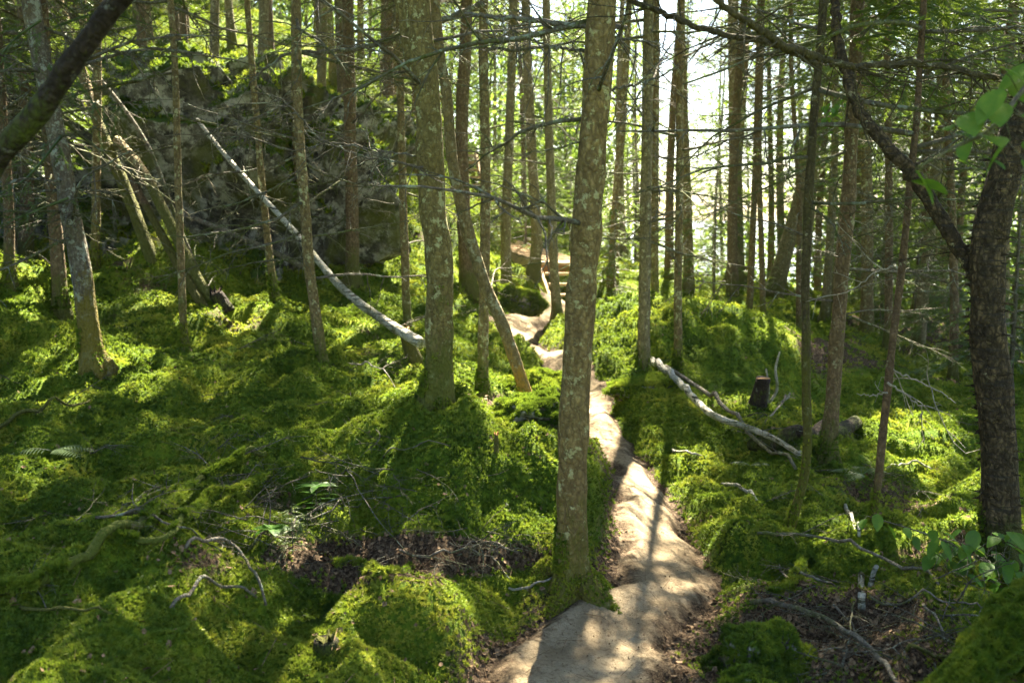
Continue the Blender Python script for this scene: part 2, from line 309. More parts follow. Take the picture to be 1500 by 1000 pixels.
BARK = {
 'spruce_gold': bark('bark_spruce_gold', (.21,.14,.055), (.38,.27,.10), (.46,.43,.2), .45, .45, (.10,.095,.014), .2, .5),
 'spruce_moss': bark('bark_spruce_moss', (.19,.14,.048), (.33,.255,.09), (.46,.45,.22), .5, .55, (.09,.10,.014), .45, .5),
 'spruce': bark('bark_spruce', (.21,.145,.065), (.35,.265,.125), (.46,.45,.25), .5, .5, (.08,.09,.014), .35),
 'grey': bark('bark_grey', (.23,.18,.095), (.36,.30,.165), (.46,.44,.26), .4, .5, (.08,.085,.014), .2),
 'grey_moss': bark('bark_grey_mossy', (.17,.13,.09), (.25,.22,.17), (.36,.38,.3), .6, .55, (.15,.12,.012), .7),
 'brown': bark('bark_brown', (.17,.11,.06), (.28,.20,.12), LICH, .3, .4, (.08,.09,.014), .35),
 'rust': bark('bark_rust', (.15,.095,.055), (.25,.165,.095), LICH, .2, .35, (.08,.08,.014), .4),
 'dark_moss': bark('bark_dark_mossy', (.085,.065,.035), (.14,.11,.05), LICH, .25, 1.0, (.085,.085,.012), .9),
 'orange': bark('bark_orange_algae', (.20,.15,.065), (.33,.25,.11), LICH, .5, .5, (.36,.20,.03), .45, .5),
 'birch': bark('bark_birch', (.42,.39,.32), (.6,.57,.48), (.3,.3,.22), .2, .2, (.1,.1,.03), -1., .1, band=True),
 'birch_dark': bark('bark_birch_dark', (.06,.042,.026), (.24,.165,.085), (.34,.30,.18), .1, .4, (.06,.07,.012), .2, .8, band=True),
 'dark': bark('bark_dark', (.035,.024,.017), (.07,.05,.036), (.16,.16,.12), .15, .3, moss_amt=-1.),
 'dead': bark('dead_wood', (.16,.13,.095), (.30,.26,.2), (.3,.33,.24), .35, .01, moss_amt=-1., cracks=.3),
 'twig': bark('lichen_twig', (.11,.09,.065), (.2,.175,.13), (.27,.30,.22), .55, .01, moss_amt=-1., cracks=.2),
 'bleached': bark('bleached_wood', (.32,.28,.22), (.5,.46,.38), (.4,.4,.33), .2, .01, moss_amt=-1., cracks=.3),
 'mossy_wood': bark('mossy_wood', (.10,.08,.03), (.13,.11,.04), (.14,.16,.03), .3, 5, (.08,.105,.012), 1.3),
}
def leafmat(name, cols, trans=.45, scale=1.3, gloss=.05, tcol=1.0):
    m, nt, out = newmat(name); L = nt.links
    g = N(nt, "ShaderNodeNewGeometry"); n1 = noise(nt, g.outputs['Position'], scale, 3, .6); n2 = noise(nt, g.outputs['Position'], scale*16, 2, .6)
    f = math_(nt, 'ADD', math_(nt, 'MULTIPLY', n1, .65), math_(nt, 'MULTIPLY', n2, .35))
    c = ramp(nt, f, [(.36 + .28*i/(len(cols)-1), k) for i, k in enumerate(cols)])
    d = N(nt, "ShaderNodeBsdfDiffuse"); t = N(nt, "ShaderNodeBsdfTranslucent"); L.new(c, d.inputs[0])
    tc = mix(nt, .5*tcol, c, (.16, .22, .015)); L.new(tc, t.inputs[0])
    mx = N(nt, "ShaderNodeMixShader"); mx.inputs[0].default_value = trans; L.new(d.outputs[0], mx.inputs[1]); L.new(t.outputs[0], mx.inputs[2])
    gl = N(nt, "ShaderNodeBsdfGlossy"); gl.inputs['Roughness'].default_value = .45
    m2 = N(nt, "ShaderNodeMixShader"); m2.inputs[0].default_value = gloss; L.new(mx.outputs[0], m2.inputs[1]); L.new(gl.outputs[0], m2.inputs[2])
    L.new(m2.outputs[0], out.inputs[0]); return m
M_NEEDLE = leafmat('spruce_needles', [(.025,.05,.014), (.07,.12,.022), (.15,.19,.028)], .5, .9)
M_MOSS = leafmat('moss_sprigs', [(.032,.070,.010), (.11,.18,.018), (.25,.30,.03), (.42,.40,.05)], .45, 1.9, .015)
M_BROAD = leafmat('broad_leaf', [(.06,.15,.03), (.08,.20,.02), (.15,.26,.025)], .55, 3, .02)
M_FERN = leafmat('fern_frond', [(.09,.15,.05), (.14,.2,.07)], .4, 5)
def simple(name, cols, scale, rough=.9, bump=.4, dist=.01, detail=6):
    m, nt, out = newmat(name); L = nt.links; g = N(nt, "ShaderNodeNewGeometry").outputs['Position']
    n = noise(nt, g, scale, detail, .65); c = ramp(nt, n, [(.3 + .4*i/(len(cols)-1), k) for i, k in enumerate(cols)])
    b = N(nt, "ShaderNodeBsdfPrincipled"); L.new(c, b.inputs['Base Color']); b.inputs['Roughness'].default_value = rough; b.inputs['Specular IOR Level'].default_value = .25
    bp = N(nt, "ShaderNodeBump"); bp.inputs['Strength'].default_value = bump; bp.inputs['Distance'].default_value = dist; L.new(noise(nt, g, scale*3, detail, .7), bp.inputs['Height']); L.new(bp.outputs[0], b.inputs['Normal'])
    L.new(b.outputs[0], out.inputs[0]); return m
M_PLANK = simple('weathered_plank', [(.27,.18,.10), (.44,.31,.18), (.35,.24,.14)], 9)
M_PLANK_O = simple('fresh_orange_wood', [(.34,.16,.06), (.5,.26,.10)], 14)
M_CUT = simple('cut_wood', [(.35,.17,.06), (.5,.28,.12)], 40)
# ground: dark humus, moss felt and brown needle litter
def groundmat():
    m, nt, out = newmat('forest_floor'); L = nt.links; g = N(nt, "ShaderNodeNewGeometry").outputs['Position']
    at_ = N(nt, "ShaderNodeAttribute", attribute_name='litter').outputs['Fac']
    n1 = noise(nt, g, 1.6, 4); n2 = noise(nt, g, 26, 5, .7); n3 = noise(nt, g, 70, 4, .7)
    f = math_(nt, 'ADD', math_(nt, 'MULTIPLY', n1, .5), math_(nt, 'MULTIPLY', n2, .5))
    moss = ramp(nt, f, [(.36, (.025,.05,.006)), (.48, (.08,.13,.010)), (.6, (.17,.21,.014)), (.68, (.25,.24,.022))])
    lit = ramp(nt, n3, [(.36, (.018,.012,.007)), (.5, (.075,.048,.028)), (.66, (.19,.14,.09))])
    c = mix(nt, ramp(nt, math_(nt, 'ADD', at_, math_(nt, 'MULTIPLY', math_(nt, 'SUBTRACT', n2, .5), .8)), [(.4, 0.), (.6, 1.)]), moss, lit)
    b = N(nt, "ShaderNodeBsdfPrincipled"); L.new(c, b.inputs['Base Color']); b.inputs['Roughness'].default_value = .95; b.inputs['Specular IOR Level'].default_value = .1
    bp = N(nt, "ShaderNodeBump"); bp.inputs['Strength'].default_value = 1; bp.inputs['Distance'].default_value = .02; L.new(n3, bp.inputs['Height']); L.new(bp.outputs[0], b.inputs['Normal'])
    L.new(b.outputs[0], out.inputs[0]); return m
def sandmat():
    m, nt, out = newmat('path_sand'); L = nt.links; g = N(nt, "ShaderNodeNewGeometry").outputs['Position']
    n1 = noise(nt, g, 2.4, 5, .6); n2 = noise(nt, g, 45, 4, .7); n3 = noise(nt, g, 260, 2, .7)
    c = ramp(nt, n1, [(.3, (.18,.13,.075)), (.45, (.33,.25,.15)), (.62, (.50,.395,.25))])
    c = mix(nt, ramp(nt, n2, [(.5, 0.), (.68, .75)]), c, (.17,.115,.065)); c = mix(nt, ramp(nt, n3, [(.56, 0.), (.68, .8)]), c, (.11,.08,.045))
    ed = N(nt, "ShaderNodeAttribute", attribute_name='edge').outputs['Fac']; ef = ramp(nt, math_(nt, 'ADD', ed, math_(nt, 'MULTIPLY', math_(nt, 'SUBTRACT', noise(nt, g, 14, 5, .75), .5), 2.2)), [(.45, 0.), (.95, 1.)])
    soil = ramp(nt, noise(nt, g, 90, 4, .7), [(.36, (.03,.02,.012)), (.5, (.10,.065,.036)), (.66, (.22,.16,.10))]); c = mix(nt, ef, c, soil)
    b = N(nt, "ShaderNodeBsdfPrincipled"); L.new(c, b.inputs['Base Color']); b.inputs['Roughness'].default_value = .95; b.inputs['Specular IOR Level'].default_value = .15
    bp = N(nt, "ShaderNodeBump"); bp.inputs['Strength'].default_value = 1.; bp.inputs['Distance'].default_value = .035
    L.new(math_(nt, 'ADD', noise(nt, g, 16, 6, .75), math_(nt, 'MULTIPLY', n3, .25)), bp.inputs['Height']); L.new(bp.outputs[0], b.inputs['Normal'])
    L.new(b.outputs[0], out.inputs[0]); return m
def rockmat():
    m, nt, out = newmat('lichen_rock'); L = nt.links; ge = N(nt, "ShaderNodeNewGeometry"); g = ge.outputs['Position']
    n1 = noise(nt, g, 1.7, 6, .65); n2 = noise(nt, g, 7, 5, .7); n3 = noise(nt, g, 4.3, 5, .75)
    c = ramp(nt, n2, [(.35, (.02,.019,.016)), (.5, (.075,.068,.055)), (.65, (.17,.155,.125))])
    c = mix(nt, ramp(nt, n3, [(.50, 0.), (.57, .9)]), c, (.36,.345,.29)); c = mix(nt, ramp(nt, n1, [(.46, 0.), (.58, .85)]), c, (.08,.085,.014))
    s = N(nt, "ShaderNodeSeparateXYZ"); L.new(ge.outputs['Normal'], s.inputs[0])
    f = ramp(nt, math_(nt, 'ADD', s.outputs[2], math_(nt, 'MULTIPLY', math_(nt, 'SUBTRACT', n2, .5), 1.4)), [(.35, 0.), (.6, 1.)])
    c = mix(nt, f, c, (.05,.085,.012))
    b = N(nt, "ShaderNodeBsdfPrincipled"); L.new(c, b.inputs['Base Color']); b.inputs['Roughness'].default_value = .95; b.inputs['Specular IOR Level'].default_value = .15
    bp = N(nt, "ShaderNodeBump"); bp.inputs['Strength'].default_value = 1; bp.inputs['Distance'].default_value = .04; L.new(n2, bp.inputs['Height']); L.new(bp.outputs[0], b.inputs['Normal'])
    L.new(b.outputs[0], out.inputs[0]); return m
M_GROUND, M_SAND, M_ROCK = groundmat(), sandmat(), rockmat()
M_LITTER = simple('dry_litter', [(.035,.020,.010), (.12,.066,.030), (.24,.16,.09), (.09,.048,.022), (.36,.28,.19)], 22, bump=.1)
M_WATER, nt_, out_ = newmat('lake_water'); b_ = N(nt_, "ShaderNodeBsdfPrincipled"); b_.inputs['Base Color'].default_value = (.03,.06,.08,1); b_.inputs['Roughness'].default_value = .18
bp_ = N(nt_, "ShaderNodeBump"); bp_.inputs['Strength'].default_value = .5; bp_.inputs['Distance'].default_value = .3; nt_.links.new(noise(nt_, N(nt_, "ShaderNodeNewGeometry").outputs['Position'], .8, 4), bp_.inputs['Height']); nt_.links.new(bp_.outputs[0], b_.inputs['Normal']); nt_.links.new(b_.outputs[0], out_.inputs[0])

# ------------------------------------------------------------------ ground, path, lake
def warp(lo, hi, c, n, dense, k):
    """n positions from lo to hi, closest together round c"""
    t = np.linspace(-1, 1, n); s = np.sinh(k*t) / math.sinh(k)
    return c + np.where(s < 0, s*(c-lo), s*(hi-c))
gx = warp(-60, 60, 0, 640, 0, 4.6); gy = np.concatenate([np.linspace(-14, 2.0, 30, endpoint=False), 2.0 + np.cumsum(.0125 * 1.0083 ** np.arange(560))])
gy = gy[gy < 64]; gy = np.append(gy, 66)
GX, GY = np.meshgrid(gx, gy); GZ = zfull(GX, GY)
LIT_SPOTS = [(560,815,210,40,1.),(720,815,110,35,1.),(1250,930,190,95,1.),(1000,950,90,60,.8),(1350,830,120,40,.6),(900,770,40,60,.6),(500,850,60,25,.7),(1230,730,110,40,.5),(420,740,70,50,.5),(800,880,60,35,.7),(720,590,40,20,.9),(700,640,60,25,.3),(1100,650,120,40,.35),(560,540,60,20,.5),(1330,500,200,60,.5),(960,1000,200,60,.7)]
def litter(x, y, z):
    px, py = proj(np.stack([x, y, z], -1)); f = np.zeros_like(x)
    for a, b, rx, ry, k in LIT_SPOTS: f = np.maximum(f, k*np.exp(-(((px-a)/rx)**2 + ((py-b)/ry)**2)**1.5))
    pd = path_d(x, y); f = np.maximum(f, .95*np.exp(-np.clip(pd, 0, 9)/.10)); n = fbm(x*1.7, y*1.7, s=41, o=3)
    return np.clip(f + .42*n, 0, 1)
ny, nx = GX.shape; idx = np.arange(ny*nx).reshape(ny, nx)
GF = np.stack([idx[:-1, :-1], idx[:-1, 1:], idx[1:, 1:], idx[1:, :-1]], -1).reshape(-1, 4)
me = mesh_np('ground', np.stack([GX, GY, GZ], -1).reshape(-1, 3), GF, M_GROUND)
a = me.attributes.new('litter', 'FLOAT', 'POINT'); a.data.foreach_set('value', litter(GX, GY, GZ).ravel().astype(np.float32))
link('ground', me, kind='structure')
# the path: a sheet that rises just above the soil and dives under it past its ragged edge
py_ = np.concatenate([np.linspace(-3, 2, 40, endpoint=False), 2 + np.cumsum(.014*1.0055**np.arange(400))]); py_ = py_[py_ < 15.5]
cx_ = np.interp(py_, PATH[:, 1], PATH[:, 0]); s_ = np.linspace(-1, 1, 90)
PX = cx_[:, None] + s_[None]*np.clip(.9 - .02*py_, .5, 1)[:, None]; PY = py_[:, None] + 0*PX
e_ = path_e(PX, PY)
foot = -.035*np.clip(fbm(PX*8, PY*4.5, s=77, o=2) - .15, 0, .4) + .009*fbm(PX*13, PY*13, s=78, o=4)
PZ = zfull(PX, PY) + np.where(e_ < 0, .012 + .04*np.clip(-e_/.06, 0, 1), .012 - np.clip(e_/.05, 0, 3)*.03) + foot*np.clip(-e_/.08, 0, 1)
ii = np.arange(PX.size).reshape(PX.shape); PF = np.stack([ii[:-1, :-1], ii[:-1, 1:], ii[1:, 1:], ii[1:, :-1]], -1).reshape(-1, 4)
me = mesh_np('path', np.stack([PX, PY, PZ], -1).reshape(-1, 3), PF, M_SAND); a = me.attributes.new('edge', 'FLOAT', 'POINT'); a.data.foreach_set('value', np.clip(1 + e_/.16, 0, 1).ravel().astype(np.float32)); link('path', me, kind='structure')
link('lake', mesh_np('lake', [(-400, 30, -3.2), (1500, 30, -3.2), (1500, 3000, -3.2), (-400, 3000, -3.2)], [np.array([[0, 1, 2, 3]])], M_WATER), kind='structure')

# ------------------------------------------------------------------ moss, as one mass of small sprigs
def star(nb, h, r, seed):
    rs = np.random.default_rng(seed); V, F = [], []
    for i in range(nb):
        a = 2.4*i + rs.uniform(-.4, .4); tilt = rs.uniform(.15, 1.35); l = rs.uniform(.7, 1.25)
        d = np.array([math.cos(a)*math.sin(tilt)*r, math.sin(a)*math.sin(tilt)*r, math.cos(tilt)*h])*l; s = np.array([-math.sin(a), math.cos(a), rs.uniform(-.3, .3)])*r*.17
        b = np.array([math.cos(a), math.sin(a), 0])*r*.05 + np.array([0, 0, rs.uniform(0, .3)*h]); k = len(V); V += [b - s, b + s, b + d]; F.append((k, k+1, k+2))
    return np.array(V), np.array(F)
def scatter(pts, nrm, size, tmpl, rs, tilt=.25):
    """copies of the template on every point; returns vertices and faces"""
    n = len(pts); TV, TF = tmpl
    az = rs.uniform(0, 2*np.pi, n); Z = nrm + rs.normal(0, tilt, (n, 3)); Z /= np.linalg.norm(Z, axis=1)[:, None]
    ref = np.stack([np.cos(az), np.sin(az), np.zeros(n)], -1); X = np.cross(ref, Z); X /= np.linalg.norm(X, axis=1)[:, None] + 1e-9; Y = np.cross(Z, X)
    V = pts[:, None] + size[:, None, None]*(TV[None, :, 0:1]*X[:, None] + TV[None, :, 1:2]*Y[:, None] + TV[None, :, 2:3]*Z[:, None])
    F = TF[None] + (np.arange(n)*len(TV))[:, None, None]
    return V.reshape(-1, 3), F.reshape(-1, 3)
def normals(x, y, e=.02):
    dx = (zfull(x+e, y) - zfull(x-e, y))/(2*e); dy = (zfull(x, y+e) - zfull(x, y-e))/(2*e)
    n = np.stack([-dx, -dy, np.ones_like(dx)], -1); return n/np.linalg.norm(n, axis=1)[:, None]
def ground_points(n, y0, y1, power, halfw=.62, rs=rng):
    """random places in front of the camera, thinning with distance"""
    u = rs.uniform(0, 1, n)
    y = (y0**(1-power) + u*(y1**(1-power) - y0**(1-power)))**(1/(1-power)) if power != 1 else y0*(y1/y0)**u
    return rs.uniform(-1, 1, n)*(y*halfw + .5), y
x, y = ground_points(500000, 2.3, 26, 1.0)
z = zfull(x, y); pe = path_e(x, y); li = litter(x, y, z) + rng.uniform(-.42, .42, len(x))
keep = (pe > .02) & (li < .5); x, y, z = x[keep], y[keep], z[keep]
nm = normals(x, y); sz = (.0052 + .0016*np.clip(y, 0, 30))*rng.uniform(.7, 1.35, len(x))
VV, FF = [], []; off = 0; which = rng.integers(0, 4, len(x))
for k in range(4):
    s = which == k; V, F = scatter(np.stack([x, y, z+.002], -1)[s], nm[s], sz[s]*1.15, star(11, 1.15, 1., 50+k), rng)
    VV.append(V); FF.append(F+off); off += len(V)
link('moss_carpet', mesh_np('moss_carpet', np.concatenate(VV), np.concatenate(FF), M_MOSS, False), kind='stuff', label='bright green feathery moss covering the humps of the forest floor')

# dry leaves, needles and twig bits
def litter_mesh(n, y0, y1, seed):
    rs = np.random.default_rng(seed); x, y = ground_points(n, y0, y1, 1.2, .62, rs); z = zfull(x, y)
    li = litter(x, y, z); pd = path_e(x, y); keep = (li > rs.uniform(.3, 1.0, len(x))) & ((pd > 0) | (rs.uniform(0, 1, len(x)) < .22 + .5*np.exp(np.clip(pd, -9, 0)/.05))); keep |= rs.uniform(0, 1, len(x)) < .055
    x, y, z = x[keep], y[keep], z[keep] + np.where(path_e(x, y) < -.03, .055, .012)[keep]; nm = normals(x, y); m = len(x)
    kind = rs.uniform(0, 1, m); small = np.where(path_e(x, y) < -.02, .38, 1.)
    curl = np.array([(-.5,-.28,.05),(.1,-.4,.0),(.6,0,.16),(.1,.4,.06),(-.5,.24,.12),(0,0,-.02)]); cf = np.array([(0,1,5),(1,2,5),(2,3,5),(3,4,5),(4,0,5)])
    tw = np.array([(-1,-.022,0),(1,-.016,.12),(1,.016,.12),(-1,.022,0),(0,0,.1),(0,.03,.02)]); tf = np.array([(0,1,4),(1,2,4),(2,3,4),(3,0,4)])
    s = kind < .5; V1, F1 = scatter(np.stack([x,y,z],-1)[s], nm[s], rs.uniform(.008,.028,s.sum())*small[s], (curl, cf), rs, .5)
    s = ~s; V2, F2 = scatter(np.stack([x,y,z+.004],-1)[s], nm[s], rs.uniform(.006,.026,s.sum())*np.where(rs.uniform(0,1,s.sum())<.12, 2.6, 1), (tw, tf), rs, .22)
    return np.concatenate([V1, V2]), np.concatenate([F1, F2+len(V1)])
V, F = litter_mesh(90000, 2.4, 14, 5)
link('leaf_litter', mesh_np('leaf_litter', V, F, M_LITTER, False), kind='stuff', label='dry brown leaves needles and twig bits strewn on the soil')

# ------------------------------------------------------------------ dead branches (shared shapes) and needle sprays
def dead_branch(seed, L=1.0, twigs=11, droop=.25, rad=.009, sub=3):
    rs = np.random.default_rng(seed); b = Buf(); n = 9; p = np.zeros((n, 3)); d = np.array([1., 0, rs.uniform(-.15, .25)])
    for i in range(1, n):
        d = d + rs.normal(0, .10, 3) + np.array([0, 0, -droop/n]); d /= np.linalg.norm(d); p[i] = p[i-1] + d*L/(n-1)
    tube(b, p, np.linspace(rad*1.15, rad*.3, n), 5)
    def twig(o, dd, l, r, lev):
        m = 5; q = np.zeros((m, 3)); q[0] = o
        for i in range(1, m):
            dd = dd + rs.normal(0, .16, 3) + np.array([0, 0, -.05]); dd /= np.linalg.norm(dd); q[i] = q[i-1] + dd*l/(m-1)
        tube(b, q, np.linspace(r, r*.4, m), 3, cap=False)
        if lev > 0:
            for k in range(sub):
                i = rs.integers(1, m); s = rs.choice([-1, 1]); e = dd + np.array([rs.uniform(-.2, .3), s*rs.uniform(.4, .9), rs.uniform(-.5, .3)]); e /= np.linalg.norm(e)
                twig(q[i], e, l*rs.uniform(.25, .5), r*.6, lev-1)
    for k in range(twigs):
        t = rs.uniform(.15, .97); i = int(t*(n-1)); s = rs.choice([-1, 1])
        e = np.array([rs.uniform(.2, .9), s*rs.uniform(.5, 1), rs.uniform(-.6, .35)]); e /= np.linalg.norm(e)
        twig(p[i], e, L*rs.uniform(.12, .42)*(1.1-t*.5), rad*.5, 1)
    return b.mesh('branch', BARK['twig'])
DEAD = [dead_branch(100+i, 1.0, 6+i % 7, .1+.09*(i % 5)) for i in range(14)]
def sprig(seed=3):
    """a flat side twig of a spruce with its needles, one unit long"""
    rs = np.random.default_rng(seed); V, F = [], []
    def needle(o, d, s):
        k = len(V); V.extend([o - s, o + s, o + d]); F.append((k, k+1, k+2))
    V += [np.array([0,-.012,0]), np.array([0,.012,0]), np.array([1,0,0])]; F.append((0, 1, 2))
    for i in range(15):
        t = (i+.5)/15
        for sd in (-1, 1):
            l = .21*(1-.5*t)*rs.uniform(.8, 1.2); a = rs.uniform(.55, 1.0)
            d = np.array([math.cos(a), sd*math.sin(a), rs.uniform(-.25, .35)])*l
            needle(np.array([t, 0, 0]), d, np.array([.024, 0, .012*rs.choice([-1, 1])]))
    return np.array(V), np.array(F)
SPRIG = [sprig(3+i) for i in range(3)]
LITZ = [(60,415,100,60),(200,370,70,45),(260,415,60,30),(250,480,60,22),(60,600,80,24),(170,585,50,30),(40,720,50,30),(355,490,30,14),(560,510,60,22),(600,585,50,26),(705,585,70,32),(745,650,60,22),
        (885,628,34,26),(950,705,46,28),(940,745,44,34),(1000,685,36,20),(1070,612,40,16),(965,785,36,22),(985,908,45,13),(935,945,34,13),(750,978,26,16),(635,930,34,34),(715,828,64,14),(790,760,34,34),(480,960,28,26),
        (905,470,60,30),(930,500,50,24),(1040,480,60,20),(1350,650,70,34),(1410,735,60,24),(1220,800,50,18),(1330,835,50,12),(1150,850,26,14),(1250,950,50,12),(1440,830,50,30),(560,310,40,18),(840,600,60,20),(790,500,50,14),(1120,520,50,16)]
def lit_mask(p):
    """True where a thing at p would throw its shadow into one of the sunlit clearings of the floor"""
    g = p.copy(); S = np.array(SUNV)
    z = np.full(len(p), .3)
    for _ in range(3):
        t = (p[:, 2] - z)/S[2]; g = p - S*t[:, None]; z = zbase(g[:, 0], g[:, 1])
    px, py = proj(np.stack([g[:, 0], g[:, 1], z], -1)); m = np.zeros(len(p), bool)
    wob = .55*fbm(g[:, 0]*2.2, g[:, 1]*2.2, s=61, o=2)
    for a, b, rx, ry in LITZ: m |= ((px-a)/rx)**2 + ((py-b)/ry)**2 < 1.75 + wob
    return m & (g[:, 1] > 1)
def crown_arrays(seed, H, z0, rmax, nb, centre=(0, 0, 0), world=None, per=15, sl=.27):
    """sprays of a spruce crown from height z0 to H; sprays whose shadow would fall in a clearing are left off"""
    rs = np.random.default_rng(seed); pos, dirs, sizes = [], [], []; tw = Buf()
    for b in range(nb):
        t = (b+rs.uniform(0, 1))/nb; z = z0 + (H-z0)*t**.9; R = rmax*(1-t)**.75*rs.uniform(.65, 1.15) + .12; az = rs.uniform(0, 2*math.pi)
        d = np.array([math.cos(az), math.sin(az), 0.]); s = np.array([-d[1], d[0], 0]); n = 6
        tt = np.linspace(0, 1, n); q = np.array(centre)[None]*0 + np.outer(tt*R, d) + np.outer(np.ones(n)*z + (.10*tt - .42*tt*tt)*R*rs.uniform(.5, 1.3), [0, 0, 1]) + np.outer(np.sin(tt*3)*rs.uniform(-.1, .1)*R, s)
        if world is None or lit_mask(q + np.array(world)[None]).sum() < 2: tube(tw, q, np.linspace(.006+.006*R, .002, n), 3, cap=False)
        m = max(4, int(per*R/rmax*1.2))
        for k in range(m):
            u = rs.uniform(.12, 1)**.8; c = np.array([np.interp(u, tt, q[:, i]) for i in range(3)]); sd = rs.choice([-1, 1])
            e = d*rs.uniform(.4, 1) + s*sd*rs.uniform(.3, 1.0)*(1.2-u) + np.array([0, 0, rs.uniform(-.45, .05)]); pos.append(c + s*sd*rs.uniform(0, .28)*R*(1-u)); dirs.append(e/np.linalg.norm(e)); sizes.append(sl*rs.uniform(.7, 1.35))
    pos, dirs, sizes = np.array(pos), np.array(dirs), np.array(sizes)
    if world is not None:
        k = ~lit_mask(pos + dirs*sizes[:, None]*.5 + np.array(world)[None]) ; k[:3] = True; pos, dirs, sizes = pos[k], dirs[k], sizes[k]
    n = len(pos); up = np.array([0, 0, 1.])[None] + rs.normal(0, .35, (n, 3)); Y = np.cross(up, dirs); Y /= np.linalg.norm(Y, axis=1)[:, None]; Z = np.cross(dirs, Y)
    VV, FF, off = [], [], 0; wh = rs.integers(0, 3, n)
    for k in range(3):
        s = wh == k; TV, TF = SPRIG[k]
        V = pos[s][:, None] + sizes[s][:, None, None]*(TV[None, :, 0:1]*dirs[s][:, None] + TV[None, :, 1:2]*Y[s][:, None] + TV[None, :, 2:3]*Z[s][:, None])
        F = TF[None] + (np.arange(s.sum())*len(TV))[:, None, None]; VV.append(V.reshape(-1, 3)); FF.append(F.reshape(-1, 3)+off); off += V.shape[0]*V.shape[1]
    return np.concatenate(VV), np.concatenate(FF), tw
def crown_mesh(*a, **k):
    V, F, tw = crown_arrays(*a, **k); TV = np.concatenate(tw.V) if tw.V else np.zeros((0, 3)); TQ = np.concatenate(tw.F[4]) if tw.V else np.zeros((0, 4), int)
    me = mesh_np('crown', np.concatenate([V, TV]), [F, TQ+len(V)], M_NEEDLE, False); me.materials.append(BARK['twig'])
    mi = np.zeros(len(F)+len(TQ), np.int32); mi[len(F):] = 1; me.polygons.foreach_set('material_index', mi); return me

# ------------------------------------------------------------------ spruces
def add_branches(root, trunk_pts, radii, n, zlo, zhi, rs, lmin=.4, lmax=1.6, face=None):
    zs = trunk_pts[:, 2]
    for k in range(n):
        z = rs.uniform(zlo, zhi); i = min(len(zs)-2, max(1, int(np.searchsorted(zs, z)))); c = trunk_pts[i]
        az = rs.uniform(0, 2*math.pi)
        if lit_mask(np.array([c + np.array(root.location) + np.array([math.cos(az), math.sin(az), 0])*u for u in (.2, .6)])).all() and rs.uniform() < .75: continue
        o = bpy.data.objects.new('branch', DEAD[rs.integers(0, len(DEAD))]); COL.objects.link(o); o.parent = root
        s = rs.uniform(lmin, lmax)*(.6 + .4*min(1, z/2.5)); o.scale = (s, s, s)
        r = radii[i]*.7; o.location = (c[0]+math.cos(az)*r, c[1]+math.sin(az)*r, z); o.rotation_euler = (rs.uniform(-.6, .6), rs.uniform(-.25, .3), az)
def moss_tube(root, V, sides, cnt, size, seed, prob, name='moss_cover'):
    rs = np.random.default_rng(seed); n = len(V)//sides; V = V[:n*sides]; c = V.reshape(n, sides, 3).mean(1); nr = V - np.repeat(c, sides, 0); nr /= np.linalg.norm(nr, axis=1)[:, None] + 1e-9
    p = prob(V, nr); p = np.clip(p, 0, None)
    if p.sum() <= 0: return
    i = rs.choice(len(V), cnt, p=p/p.sum()); j = np.minimum(i + rs.choice([1, sides], cnt), len(V)-1); f = rs.uniform(0, 1, cnt)[:, None]; q = V[i]*(1-f) + V[j]*f
    k = np.linalg.norm(V[i]-V[j], axis=1) < .2; MV, MF = scatter(q[k], nr[i][k], size*rs.uniform(.6, 1.4, k.sum()), star(11, 1.15, 1., 9), rs); link(name, mesh_np(name, MV, MF, M_MOSS, False), root, kind='stuff')
